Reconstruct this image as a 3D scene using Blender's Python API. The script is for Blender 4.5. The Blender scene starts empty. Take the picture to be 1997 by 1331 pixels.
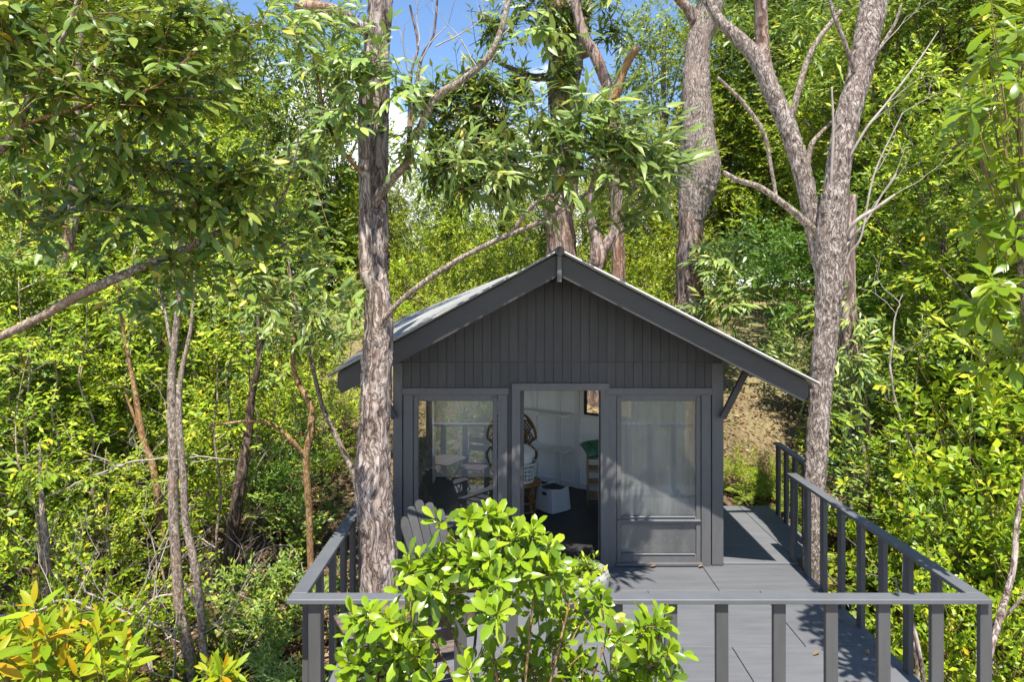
import bpy, math, random
import numpy as np
from mathutils import Vector, Matrix

R = math.radians
rng = np.random.default_rng(7)
random.seed(7)
scene = bpy.context.scene
COL = scene.collection

# ------------------------------------------------------------------ camera, sky, sun, exposure
CAMZ, FPX, VPX, VPY = 3.26, 1331.0, 990.0, 560.0
cam = bpy.data.cameras.new('camera')
cam.sensor_width = 36.0
cam.lens = 36.0 * FPX / 1997.0
cam.shift_x = (998.5 - VPX) / 1997.0
cam.shift_y = -(665.5 - VPY) / 1997.0
cam.clip_end = 800
cam_o = bpy.data.objects.new('camera', cam)
cam_o.location = (0, 0, CAMZ)
cam_o.rotation_euler = (R(90), 0, 0)
COL.objects.link(cam_o)
scene.camera = cam_o

SUN_TO = Vector((0.02, -0.465, 1.0)).normalized()       # towards the sun
SUN_EL = math.asin(SUN_TO.z)
SUN_AZ = math.atan2(SUN_TO.x, SUN_TO.y)

world = bpy.data.worlds.new('World')
scene.world = world
world.use_nodes = True
wn, wl = world.node_tree.nodes, world.node_tree.links
wn.clear()
w_out = wn.new('ShaderNodeOutputWorld')
w_bg = wn.new('ShaderNodeBackground')
w_bg.inputs['Strength'].default_value = 0.13
w_sky = wn.new('ShaderNodeTexSky')
w_sky.sky_type = 'NISHITA'
w_sky.sun_disc = False
w_sky.sun_elevation = SUN_EL
w_sky.sun_rotation = SUN_AZ
w_sky.dust_density = 0.1
w_sky.ozone_density = 6.0
# clouds: white cumulus banks low over the horizon all the way round
w_tc = wn.new('ShaderNodeTexCoord')
w_sep = wn.new('ShaderNodeSeparateXYZ')
wl.new(w_tc.outputs['Generated'], w_sep.inputs[0])
w_map = wn.new('ShaderNodeMapping')
w_map.inputs['Scale'].default_value = (3.0, 3.0, 6.0)
w_map.inputs['Location'].default_value = (0.9, 0.0, 0.0)
wl.new(w_tc.outputs['Generated'], w_map.inputs[0])
w_no = wn.new('ShaderNodeTexNoise')
w_no.inputs['Scale'].default_value = 1.6
w_no.inputs['Detail'].default_value = 7
wl.new(w_map.outputs[0], w_no.inputs['Vector'])
w_ma = wn.new('ShaderNodeMath'); w_ma.operation = 'MULTIPLY_ADD'
wl.new(w_sep.outputs['Z'], w_ma.inputs[0]); w_ma.inputs[1].default_value = -1.55
wl.new(w_no.outputs['Fac'], w_ma.inputs[2])
w_rmp = wn.new('ShaderNodeValToRGB')
w_rmp.color_ramp.elements[0].position = 0.17
w_rmp.color_ramp.elements[1].position = 0.27
wl.new(w_ma.outputs[0], w_rmp.inputs[0])
w_mix = wn.new('ShaderNodeMix'); w_mix.data_type = 'RGBA'
wl.new(w_rmp.outputs[0], w_mix.inputs['Factor'])
wl.new(w_sky.outputs[0], w_mix.inputs[6])
w_mix.inputs[7].default_value = (9.0, 9.2, 9.5, 1)
wl.new(w_mix.outputs[2], w_bg.inputs['Color'])
wl.new(w_bg.outputs[0], w_out.inputs['Surface'])

sun = bpy.data.lights.new('sun', 'SUN')
sun.energy = 5.0
sun.angle = R(0.53)
sun.color = (1.0, 0.955, 0.88)
sun_o = bpy.data.objects.new('sun', sun)
sun_o.rotation_euler = (-SUN_TO).to_track_quat('-Z', 'Y').to_euler()
sun_o.location = (3, -6, 30)
COL.objects.link(sun_o)

vs = scene.view_settings
vs.view_transform = 'Standard'
vs.look = 'None'
vs.exposure = 0.85
vs.gamma = 1.0
vs.use_curve_mapping = False
scene.cycles.max_bounces = 10
scene.cycles.diffuse_bounces = 7
scene.cycles.glossy_bounces = 3
scene.cycles.transmission_bounces = 4
scene.cycles.transparent_max_bounces = 8
scene.cycles.use_denoising = True
scene.cycles.caustics_reflective = False
scene.cycles.caustics_refractive = False


def P(px, py, Y):
    """the place at depth Y that the photograph shows at (px, py)"""
    return np.array(((px - VPX) * Y / FPX, Y, CAMZ - (py - VPY) * Y / FPX))


# ------------------------------------------------------------------ objects, parts, tags
BASE = {}


def tag(o, label=None, cat=None, group=None, kind=None):
    if label: o['label'] = label
    if cat: o['category'] = cat
    if group: o['group'] = group
    if kind: o['kind'] = kind
    return o


def thing(name, label, cat, loc=(0, 0, 0), group=None, rotz=0.0):
    o = bpy.data.objects.new(name, None)
    o.empty_display_size = 0.2
    o.location = loc
    o.rotation_euler = (0, 0, rotz)
    COL.objects.link(o)
    BASE[o.name] = np.array(loc, float)
    return tag(o, label, cat, group)


class MB:
    """collects geometry for ONE mesh object"""

    def __init__(self):
        self.v, self.f, self.n, self.smooth = [], [], 0, []

    def add(self, verts, faces, smooth=False):
        verts = np.asarray(verts, float)
        self.v.append(verts)
        for f in faces:
            self.f.append([i + self.n for i in f])
            self.smooth.append(smooth)
        self.n += len(verts)
        return self

    def box(self, c, s, rot=None, bev=0.0):
        c = np.array(c, float); h = np.array(s, float) / 2
        if bev <= 0:
            vs_ = np.array([[x, y, z] for x in (-1, 1) for y in (-1, 1) for z in (-1, 1)], float) * h
            fs = [(0, 1, 3, 2), (4, 6, 7, 5), (0, 4, 5, 1), (2, 3, 7, 6), (0, 2, 6, 4), (1, 5, 7, 3)]
        else:
            b = min(bev, h.min() * 0.45)
            pts = []
            for x in (-1, 1):
                for y in (-1, 1):
                    for z in (-1, 1):
                        s_ = np.array((x, y, z), float)
                        for ax in range(3):
                            p = s_ * (h - b)
                            p[ax] = s_[ax] * h[ax]
                            pts.append(p)
            vs_ = np.array(pts)
            I = lambda x, y, z, ax: ((x > 0) * 4 + (y > 0) * 2 + (z > 0)) * 3 + ax
            fs = []
            for ax in range(3):
                o1, o2 = [a for a in range(3) if a != ax]
                for sg in (-1, 1):
                    q = []
                    for a, b_ in ((-1, -1), (1, -1), (1, 1), (-1, 1)):
                        k = [0, 0, 0]; k[ax] = sg; k[o1] = a; k[o2] = b_
                        q.append(I(*k, ax))
                    if (sg > 0) != (ax != 1): q.reverse()
                    fs.append(tuple(q))
            for ax in range(3):
                o1, o2 = [a for a in range(3) if a != ax]
                for a in (-1, 1):
                    for b_ in (-1, 1):
                        k0 = [0, 0, 0]; k1 = [0, 0, 0]
                        k0[ax] = -1; k1[ax] = 1
                        k0[o1] = k1[o1] = a; k0[o2] = k1[o2] = b_
                        q = [I(*k0, o1), I(*k1, o1), I(*k1, o2), I(*k0, o2)]
                        fs.append(tuple(q))
            for x in (-1, 1):
                for y in (-1, 1):
                    for z in (-1, 1):
                        fs.append((I(x, y, z, 0), I(x, y, z, 1), I(x, y, z, 2)))
        if rot is not None:
            vs_ = vs_ @ np.array(rot).T
        return self.add(vs_ + c, fs)

    def bar(self, a, b, w, t, up=(0, 0, 1), bev=0.0):
        """a straight timber from a to b, width w across, thickness t along up"""
        a = np.array(a, float); b = np.array(b, float)
        d = b - a; L = np.linalg.norm(d); d /= L
        up = np.array(up, float)
        s = np.cross(d, up)
        if np.linalg.norm(s) < 1e-6: s = np.cross(d, (0, 1, 0))
        s /= np.linalg.norm(s); u = np.cross(s, d)
        return self.box((a + b) / 2, (L, w, t), np.stack([d, s, u], 1), bev)

    def tube(self, pts, rad, sides=8, caps=True, smooth=True):
        pts = np.asarray(pts, float)
        rad = np.broadcast_to(np.asarray(rad, float), (len(pts),))
        v, f = tube_geo(pts, rad, sides)
        self.add(v, f, smooth)
        if caps:
            n = len(pts)
            self.f.append([self.n - n * sides + i for i in range(sides)][::-1]); self.smooth.append(False)
            self.f.append([self.n - sides + i for i in range(sides)]); self.smooth.append(False)
        return self

    def lathe(self, prof, c=(0, 0, 0), n=24):
        v = []; f = []
        for r_, z in prof:
            for k in range(n):
                a = 2 * math.pi * k / n
                v.append((c[0] + r_ * math.cos(a), c[1] + r_ * math.sin(a), c[2] + z))
        for i in range(len(prof) - 1):
            for k in range(n):
                f.append((i * n + k, i * n + (k + 1) % n, (i + 1) * n + (k + 1) % n, (i + 1) * n + k))
        return self.add(v, f, True)

    def prism(self, poly, y0, y1):
        """polygon in xz extruded along y"""
        n = len(poly)
        v = [(x, y0, z) for x, z in poly] + [(x, y1, z) for x, z in poly]
        f = [tuple(range(n)), tuple(range(2 * n - 1, n - 1, -1))]
        for i in range(n):
            j = (i + 1) % n
            f.append((i, n + i, n + j, j))
        return self.add(v, f)

    def mesh(self, name, mat, off=(0, 0, 0)):
        me = bpy.data.meshes.new(name)
        if self.v:
            V = np.concatenate(self.v) - np.array(off)
            me.from_pydata(V.tolist(), [], self.f)
            if any(self.smooth):
                me.polygons.foreach_set('use_smooth', np.array(self.smooth, bool))
        me.materials.append(mat)
        me.update()
        return me

    def build(self, name, mat, parent=None, label=None, kind=None, local=False):
        off = (0, 0, 0) if (parent is None or local) else BASE[parent.name]
        return link_mesh(name, self.mesh(name, mat, off), parent, label, kind)


def link_mesh(name, me, parent=None, label=None, kind=None):
    o = bpy.data.objects.new(name, me)
    COL.objects.link(o)
    if parent is not None:
        o.parent = parent
        BASE[o.name] = BASE[parent.name]
    else:
        BASE[o.name] = np.zeros(3)
    tag(o, label, None, None, kind)
    return o


def np_mesh(name, V, loops, starts, mat, smooth=True):
    """fast mesh from numpy arrays (all faces given as loops + starts)"""
    me = bpy.data.meshes.new(name)
    me.vertices.add(len(V))
    me.vertices.foreach_set('co', np.asarray(V, np.float32).ravel())
    me.loops.add(len(loops))
    me.loops.foreach_set('vertex_index', np.asarray(loops, np.int32))
    me.polygons.add(len(starts))
    me.polygons.foreach_set('loop_start', np.asarray(starts, np.int32))
    if smooth:
        me.polygons.foreach_set('use_smooth', np.ones(len(starts), bool))
    me.update(calc_edges=True)
    me.validate()
    if mat: me.materials.append(mat)
    return me


def frames_along(pts):
    d = np.gradient(pts, axis=0)
    d /= np.linalg.norm(d, axis=1)[:, None] + 1e-12
    u = np.zeros_like(pts)
    ref = np.array((1.0, 0, 0)) if abs(d[0, 0]) < 0.8 else np.array((0, 1.0, 0))
    cur = ref - d[0] * ref.dot(d[0]); cur /= np.linalg.norm(cur)
    for i in range(len(pts)):
        cur = cur - d[i] * cur.dot(d[i]); cur /= np.linalg.norm(cur) + 1e-12
        u[i] = cur
    return d, u, np.cross(d, u)


def tube_geo(pts, rad, sides):
    d, u, w = frames_along(pts)
    a = np.arange(sides) * 2 * math.pi / sides
    v = pts[:, None] + rad[:, None, None] * (np.cos(a)[None, :, None] * u[:, None] + np.sin(a)[None, :, None] * w[:, None])
    f = []
    for i in range(len(pts) - 1):
        for k in range(sides):
            k2 = (k + 1) % sides
            f.append((i * sides + k, i * sides + k2, (i + 1) * sides + k2, (i + 1) * sides + k))
    return v.reshape(-1, 3), f


def spline(pts, n):
    """Catmull-Rom through pts (any width), n samples"""
    p = np.asarray(pts, float)
    p = np.vstack([2 * p[0] - p[1], p, 2 * p[-1] - p[-2]])
    m = len(p) - 3
    t = np.linspace(0, m - 1e-6, n)
    i = t.astype(int); f = (t - i)[:, None]
    a, b, c, d = p[i], p[i + 1], p[i + 2], p[i + 3]
    return 0.5 * (2 * b + (c - a) * f + (2 * a - 5 * b + 4 * c - d) * f ** 2 + (3 * b - a - 3 * c + d) * f ** 3)


def vnoise(x, seed=0):
    """value noise, x (N,3)"""
    i = np.floor(x).astype(np.int64); f = x - i
    f = f * f * (3 - 2 * f)

    def h(a):
        n = (a[:, 0] * 374761393 + a[:, 1] * 668265263 + a[:, 2] * 2147483647 + seed * 144665) & 0xffffffff
        n = ((n ^ (n >> 13)) * 1274126177) & 0xffffffff
        n = n ^ (n >> 16)
        return (n & 0xffff) / 65535.0
    r = 0
    for dx in (0, 1):
        for dy in (0, 1):
            for dz in (0, 1):
                wgt = (f[:, 0] if dx else 1 - f[:, 0]) * (f[:, 1] if dy else 1 - f[:, 1]) * (f[:, 2] if dz else 1 - f[:, 2])
                r = r + wgt * h(i + np.array((dx, dy, dz)))
    return r


# ------------------------------------------------------------------ materials
def new_mat(name):
    m = bpy.data.materials.new(name)
    m.use_nodes = True
    nt = m.node_tree
    nt.nodes.clear()
    out = nt.nodes.new('ShaderNodeOutputMaterial')
    return m, nt.nodes, nt.links, out


def ramp(n, stops):
    r_ = n.new('ShaderNodeValToRGB')
    e = r_.color_ramp.elements
    while len(e) < len(stops): e.new(0.5)
    for el, (p, c) in zip(e, stops):
        el.position = p
        el.color = (*c, 1)
    return r_


def surf_mat(name, stops, scale=6.0, stretch=(1, 1, 1), rough=0.6, bump=0.3, bdist=0.004, detail=6, fine=0.0, fine_scale=80, spec=0.4):
    """a rough surface: noise colour, grain along an axis and matching relief"""
    m, n, l, out = new_mat(name)
    bs = n.new('ShaderNodeBsdfPrincipled')
    bs.inputs['Roughness'].default_value = rough
    bs.inputs['Specular IOR Level'].default_value = spec
    tc = n.new('ShaderNodeTexCoord')
    oi = n.new('ShaderNodeObjectInfo')
    mp = n.new('ShaderNodeMapping')
    mp.inputs['Scale'].default_value = stretch
    va = n.new('ShaderNodeVectorMath'); va.operation = 'MULTIPLY_ADD'
    l.new(oi.outputs['Random'], va.inputs[0])
    va.inputs[1].default_value = (13.1, 7.7, 19.3)
    l.new(tc.outputs['Object'], va.inputs[2])
    l.new(va.outputs[0], mp.inputs[0])
    no = n.new('ShaderNodeTexNoise')
    no.inputs['Scale'].default_value = scale
    no.inputs['Detail'].default_value = detail
    no.inputs['Roughness'].default_value = 0.6
    l.new(mp.outputs[0], no.inputs['Vector'])
    rp = ramp(n, stops)
    l.new(no.outputs['Fac'], rp.inputs[0])
    big = n.new('ShaderNodeTexNoise'); big.inputs['Scale'].default_value = 1.1; big.inputs['Detail'].default_value = 4
    l.new(va.outputs[0], big.inputs['Vector'])
    sm = n.new('ShaderNodeMath'); sm.operation = 'ADD'
    l.new(big.outputs['Fac'], sm.inputs[0]); l.new(oi.outputs['Random'], sm.inputs[1])
    mv = n.new('ShaderNodeMapRange')
    mv.inputs['From Min'].default_value = .3; mv.inputs['From Max'].default_value = 1.7
    mv.inputs['To Min'].default_value = .86; mv.inputs['To Max'].default_value = 1.14
    l.new(sm.outputs[0], mv.inputs['Value'])
    hv = n.new('ShaderNodeHueSaturation')
    l.new(mv.outputs[0], hv.inputs['Value']); l.new(rp.outputs[0], hv.inputs['Color'])
    l.new(hv.outputs[0], bs.inputs['Base Color'])
    bp = n.new('ShaderNodeBump')
    bp.inputs['Strength'].default_value = bump
    bp.inputs['Distance'].default_value = bdist
    l.new(no.outputs['Fac'], bp.inputs['Height'])
    l.new(bp.outputs[0], bs.inputs['Normal'])
    l.new(bs.outputs[0], out.inputs['Surface'])
    return m


def leaf_mat(name, stops, rough=0.38, trans=0.3, tcol=(0.35, 0.5, 0.05), spec=0.5):
    m, n, l, out = new_mat(name)
    geo = n.new('ShaderNodeNewGeometry')
    oi = n.new('ShaderNodeObjectInfo')
    ad = n.new('ShaderNodeMath'); ad.operation = 'ADD'
    l.new(geo.outputs['Random Per Island'], ad.inputs[0]); l.new(oi.outputs['Random'], ad.inputs[1])
    fr = n.new('ShaderNodeMath'); fr.operation = 'FRACT'
    l.new(ad.outputs[0], fr.inputs[0])
    rp = ramp(n, stops)
    l.new(fr.outputs[0], rp.inputs[0])
    hsv = n.new('ShaderNodeHueSaturation')
    l.new(rp.outputs[0], hsv.inputs['Color'])
    mr = n.new('ShaderNodeMapRange')
    mr.inputs['To Min'].default_value = 0.78; mr.inputs['To Max'].default_value = 1.22
    l.new(oi.outputs['Random'], mr.inputs['Value'])
    l.new(mr.outputs[0], hsv.inputs['Value'])
    bs = n.new('ShaderNodeBsdfPrincipled')
    bs.inputs['Roughness'].default_value = rough
    bs.inputs['Specular IOR Level'].default_value = spec
    l.new(hsv.outputs[0], bs.inputs['Base Color'])
    tr = n.new('ShaderNodeBsdfTranslucent')
    mx = n.new('ShaderNodeMix'); mx.data_type = 'RGBA'; mx.blend_type = 'MULTIPLY'
    mx.inputs['Factor'].default_value = 0.0
    g = n.new('ShaderNodeMix'); g.data_type = 'RGBA'
    g.inputs['Factor'].default_value = 0.45
    l.new(hsv.outputs[0], g.inputs[6]); g.inputs[7].default_value = (*tcol, 1)
    l.new(g.outputs[2], tr.inputs['Color'])
    ms = n.new('ShaderNodeMixShader')
    ms.inputs[0].default_value = trans
    l.new(bs.outputs[0], ms.inputs[1]); l.new(tr.outputs[0], ms.inputs[2])
    l.new(ms.outputs[0], out.inputs['Surface'])
    return m


def bark_mat(name, pale, mid, dark, rust, scale=9.0, zs=0.16, bump=0.9):
    m, n, l, out = new_mat(name)
    tc = n.new('ShaderNodeTexCoord')
    mp = n.new('ShaderNodeMapping'); mp.inputs['Scale'].default_value = (1, 1, zs)
    l.new(tc.outputs['Object'], mp.inputs[0])
    # twist the fibres a little
    w = n.new('ShaderNodeTexNoise'); w.inputs['Scale'].default_value = 2.2; w.inputs['Detail'].default_value = 3
    l.new(tc.outputs['Object'], w.inputs['Vector'])
    add = n.new('ShaderNodeVectorMath'); add.operation = 'MULTIPLY_ADD'
    l.new(w.outputs['Color'], add.inputs[0]); add.inputs[1].default_value = (.22, .22, .1)
    l.new(mp.outputs[0], add.inputs[2])
    n1 = n.new('ShaderNodeTexNoise'); n1.inputs['Scale'].default_value = scale; n1.inputs['Detail'].default_value = 9; n1.inputs['Roughness'].default_value = 0.7
    l.new(add.outputs[0], n1.inputs['Vector'])
    n3 = n.new('ShaderNodeTexNoise'); n3.inputs['Scale'].default_value = scale * 1.3; n3.inputs['Detail'].default_value = 4; n3.inputs['Roughness'].default_value = 0.55
    n3.inputs['Distortion'].default_value = 0.6
    l.new(add.outputs[0], n3.inputs['Vector'])
    f1 = n.new('ShaderNodeMath'); f1.operation = 'SUBTRACT'; f1.inputs[1].default_value = 0.5
    l.new(n3.outputs['Fac'], f1.inputs[0])
    f2 = n.new('ShaderNodeMath'); f2.operation = 'ABSOLUTE'
    l.new(f1.outputs[0], f2.inputs[0])
    vr = ramp(n, [(0.0, (.12, .10, .09)), (0.035, (.55, .5, .48)), (0.085, (1, 1, 1))])
    l.new(f2.outputs[0], vr.inputs[0])
    rp = ramp(n, [(0.33, dark), (0.44, mid), (0.53, pale), (0.72, tuple(min(1, c * 1.25) for c in pale))])
    l.new(n1.outputs['Fac'], rp.inputs[0])
    mu = n.new('ShaderNodeMix'); mu.data_type = 'RGBA'; mu.blend_type = 'MULTIPLY'; mu.inputs['Factor'].default_value = 0.85
    l.new(rp.outputs[0], mu.inputs[6]); l.new(vr.outputs[0], mu.inputs[7])
    n2 = n.new('ShaderNodeTexNoise'); n2.inputs['Scale'].default_value = 2.6; n2.inputs['Detail'].default_value = 5
    l.new(mp.outputs[0], n2.inputs['Vector'])
    rr = ramp(n, [(0.56, (0, 0, 0)), (0.68, (1, 1, 1))])
    l.new(n2.outputs['Fac'], rr.inputs[0])
    mi = n.new('ShaderNodeMix'); mi.data_type = 'RGBA'
    m2 = n.new('ShaderNodeMath'); m2.operation = 'MULTIPLY'; m2.inputs[1].default_value = 0.6
    l.new(rr.outputs[0], m2.inputs[0]); l.new(m2.outputs[0], mi.inputs['Factor'])
    l.new(mu.outputs[2], mi.inputs[6]); mi.inputs[7].default_value = (*rust, 1)
    bs = n.new('ShaderNodeBsdfPrincipled'); bs.inputs['Roughness'].default_value = 0.9
    bs.inputs['Specular IOR Level'].default_value = 0.2
    l.new(mi.outputs[2], bs.inputs['Base Color'])
    hm = n.new('ShaderNodeMath'); hm.operation = 'MULTIPLY_ADD'; hm.inputs[1].default_value = 0.3
    l.new(vr.outputs[0], hm.inputs[0]); l.new(n1.outputs['Fac'], hm.inputs[2])
    bp = n.new('ShaderNodeBump'); bp.inputs['Strength'].default_value = bump; bp.inputs['Distance'].default_value = 0.03
    l.new(hm.outputs[0], bp.inputs['Height']); l.new(bp.outputs[0], bs.inputs['Normal'])
    l.new(bs.outputs[0], out.inputs['Surface'])
    return m


def glass_mat(name, dust, dustcol, refl=.16):
    m, n, l, out = new_mat(name)
    tr = n.new('ShaderNodeBsdfTransparent'); tr.inputs[0].default_value = (.9, .92, .9, 1)
    gl = n.new('ShaderNodeBsdfGlossy'); gl.inputs['Roughness'].default_value = 0.0
    gl.inputs['Color'].default_value = (1, 1, 1, 1)
    fr = n.new('ShaderNodeFresnel'); fr.inputs['IOR'].default_value = 1.52
    mf = n.new('ShaderNodeMath'); mf.operation = 'MULTIPLY_ADD'
    mf.inputs[1].default_value = 1.3; mf.inputs[2].default_value = refl
    l.new(fr.outputs[0], mf.inputs[0])
    ms = n.new('ShaderNodeMixShader')
    l.new(mf.outputs[0], ms.inputs[0]); l.new(tr.outputs[0], ms.inputs[1]); l.new(gl.outputs[0], ms.inputs[2])
    df = n.new('ShaderNodeBsdfDiffuse'); df.inputs[0].default_value = (*dustcol, 1)
    tc = n.new('ShaderNodeTexCoord')
    mp = n.new('ShaderNodeMapping'); mp.inputs['Scale'].default_value = (1, 1, .25)
    l.new(tc.outputs['Object'], mp.inputs[0])
    no = n.new('ShaderNodeTexNoise'); no.inputs['Scale'].default_value = 5; no.inputs['Detail'].default_value = 5
    l.new(mp.outputs[0], no.inputs['Vector'])
    mm = n.new('ShaderNodeMath'); mm.operation = 'MULTIPLY'; mm.inputs[1].default_value = dust * 2
    l.new(no.outputs['Fac'], mm.inputs[0])
    vo = n.new('ShaderNodeTexVoronoi'); vo.inputs['Scale'].default_value = 16
    l.new(tc.outputs['Object'], vo.inputs['Vector'])
    sp = ramp(n, [(0.05, (1, 1, 1)), (0.09, (0, 0, 0))])
    l.new(vo.outputs['Distance'], sp.inputs[0])
    m3 = n.new('ShaderNodeMath'); m3.operation = 'MULTIPLY_ADD'; m3.inputs[1].default_value = 0.25
    l.new(sp.outputs[0], m3.inputs[0]); l.new(mm.outputs[0], m3.inputs[2])
    m4 = n.new('ShaderNodeMixShader')
    l.new(m3.outputs[0], m4.inputs[0]); l.new(ms.outputs[0], m4.inputs[1]); l.new(df.outputs[0], m4.inputs[2])
    l.new(m4.outputs[0], out.inputs['Surface'])
    return m


def g3(v, t=(1, 1, 1)):
    return (v * t[0], v * t[1], v * t[2])


COOL = (1.02, 1.0, 0.985)
M = {}
M['wall'] = surf_mat('charcoal_paint', [(0.3, g3(.050, COOL)), (0.7, g3(.068, COOL))], 9, (3, 3, .35), 0.55, .35, .003)
M['trim'] = surf_mat('sunlit_grey_trim_paint', [(0.3, g3(.105, COOL)), (0.7, g3(.125, COOL))], 9, (2, 2, .5), 0.5, .25, .002)  # trim tone lifted above the boards to carry sunlight on the front
M['barge'] = surf_mat('barge_paint', [(0.3, g3(.042, COOL)), (0.7, g3(.056, COOL))], 7, (.5, 2, 2), 0.5, .25, .002)
M['deck'] = surf_mat('deck_paint', [(0.25, g3(.115, (.98, 1, 1.05))), (0.5, g3(.14, (.98, 1, 1.05))), (0.75, g3(.16, (.99, 1, 1.03)))], 4, (.5, 3.5, 2), 0.55, .3, .003)
M['rail'] = surf_mat('rail_paint', [(0.3, g3(.12, (.97, 1, 1.05))), (0.7, g3(.145, (.97, 1, 1.05)))], 7, (.7, .7, .7), 0.5, .25, .002)
M['baluster'] = surf_mat('baluster_paint', [(0.3, g3(.085, COOL)), (0.7, g3(.105, COOL))], 8, (2, 2, .4), 0.55, .3, .002)
M['chair'] = surf_mat('chair_paint', [(0.3, g3(.055, COOL)), (0.7, g3(.08, COOL))], 12, (1, 1, 1), 0.7, .3, .002)
M['chair_dark'] = surf_mat('chair_dark_paint', [(0.3, g3(.06, COOL)), (0.7, g3(.075, COOL))], 12, (1, 1, 1), 0.7, .3, .002)
M['white'] = surf_mat('white_interior', [(0.3, (.84, .84, .84)), (0.7, (.88, .88, .87))], 6, (2, 2, .4), 0.7, .2, .002)
M['floor'] = surf_mat('dark_floor', [(0.3, g3(.028, COOL)), (0.7, g3(.04, COOL))], 6, (1, 1, 1), 0.45, .2, .002)
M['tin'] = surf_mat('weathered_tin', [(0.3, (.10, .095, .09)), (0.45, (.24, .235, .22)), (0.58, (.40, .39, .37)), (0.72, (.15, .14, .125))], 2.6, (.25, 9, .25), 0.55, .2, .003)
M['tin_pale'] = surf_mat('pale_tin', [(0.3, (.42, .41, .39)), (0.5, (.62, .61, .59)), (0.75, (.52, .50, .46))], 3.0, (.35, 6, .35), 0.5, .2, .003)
M['dark'] = surf_mat('dark_rubber_and_shade', [(0.3, (.02, .02, .022)), (0.7, (.035, .035, .037))], 20, (1, 1, 1), 0.6, .1)
M['metal'] = surf_mat('black_metal', [(0.3, (.015, .015, .016)), (0.7, (.03, .03, .03))], 20, (1, 1, 1), 0.4, .1)
M['rattan'] = surf_mat('rattan', [(0.3, (.10, .045, .018)), (0.7, (.22, .10, .04))], 30, (1, 1, .3), 0.5, .3)
M['rattan_pale'] = surf_mat('bamboo', [(0.3, (.30, .19, .09)), (0.7, (.45, .31, .17))], 20, (1, 1, .3), 0.5, .3)
M['orange_wood'] = surf_mat('orange_rattan', [(0.3, (.22, .10, .03)), (0.7, (.36, .17, .05))], 20, (1, 1, .3), 0.45, .2)
M['plastic'] = surf_mat('white_plastic', [(0.3, (.72, .73, .74)), (0.7, (.78, .79, .8))], 6, (1, 1, 1), 0.4, .0)
M['cloth'] = surf_mat('white_cloth', [(0.3, (.7, .7, .69)), (0.7, (.8, .8, .79))], 40, (1, 1, 1), 0.9, .4, .004)
M['felt'] = surf_mat('pale_grey_woven', [(0.3, (.42, .43, .46)), (0.7, (.62, .63, .66))], 90, (1, 1, 1), 0.9, .6, .004)
M['cushion'] = surf_mat('green_stripes', [(0.36, (.02, .08, .045)), (0.48, (.05, .22, .12)), (0.6, (.20, .34, .22)), (0.7, (.03, .13, .08))], 5, (12, .4, .4), 0.9, .2)
M['stone'] = surf_mat('grey_stone', [(0.25, (.12, .11, .10)), (0.5, (.33, .32, .30)), (0.75, (.48, .47, .45))], 9, (1, 1, 3), 0.9, .8, .012)
M['brown_wood'] = surf_mat('weathered_brown_wood', [(0.3, (.07, .05, .04)), (0.55, (.15, .115, .095)), (0.7, (.2, .17, .15)), (0.8, (.34, .31, .29))], 9, (1.2, 5, 1), 0.75, .4, .003)
M['soil'] = surf_mat('dark_soil', [(0.3, (.02, .014, .01)), (0.7, (.06, .045, .03))], 30, (1, 1, 1), 0.95, .8, .01)
M['glass_left'] = glass_mat('clear_window_glass', .02, (.5, .5, .47))
M['glass_right'] = glass_mat('dusty_window_glass', .2, (.55, .55, .52), .03)
M['grate'] = surf_mat('grey_louvre_panel', [(0.3, g3(.075, COOL)), (0.7, g3(.09, COOL))], 9, (1, 1, 1), 0.5, .2)

M['bark_pale'] = bark_mat('flaky_pale_bark', (.52, .43, .37), (.33, .25, .205), (.055, .042, .036), (.36, .17, .09), 15, .2)
M['bark_grey'] = bark_mat('grey_rough_bark', (.47, .40, .345), (.30, .235, .195), (.05, .04, .035), (.33, .24, .19), 24, .34)
M['bark_brown'] = bark_mat('stringy_brown_bark', (.40, .31, .26), (.25, .175, .14), (.05, .035, .028), (.36, .15, .06), 10, .1)
M['bark_upper'] = bark_mat('dark_flaky_bark', (.36, .30, .265), (.20, .155, .13), (.04, .03, .026), (.33, .16, .09), 15, .2)
M['bark_straw'] = bark_mat('straw_bark', (.50, .41, .29), (.36, .28, .18), (.15, .11, .07), (.42, .26, .11), 26, .5, .4)
M['bark_dark'] = bark_mat('dark_bark', (.23, .17, .13), (.13, .09, .07), (.03, .022, .018), (.2, .09, .05), 10, .15)
M['bark_limb'] = bark_mat('limb_bark', (.44, .37, .30), (.31, .245, .19), (.11, .085, .065), (.36, .22, .13), 26, .5, .5)
M['bark_orange'] = bark_mat('orange_bark', (.44, .29, .15), (.33, .19, .08), (.14, .09, .05), (.40, .19, .05), 28, .4, .4)
M['dead'] = surf_mat('dead_twig', [(0.3, (.26, .215, .175)), (0.7, (.46, .40, .34))], 10, (1, 1, .5), 0.9, .3)
M['twig'] = surf_mat('green_brown_twig', [(0.3, (.16, .11, .05)), (0.7, (.30, .21, .09))], 10, (1, 1, .5), 0.8, .2)

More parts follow.
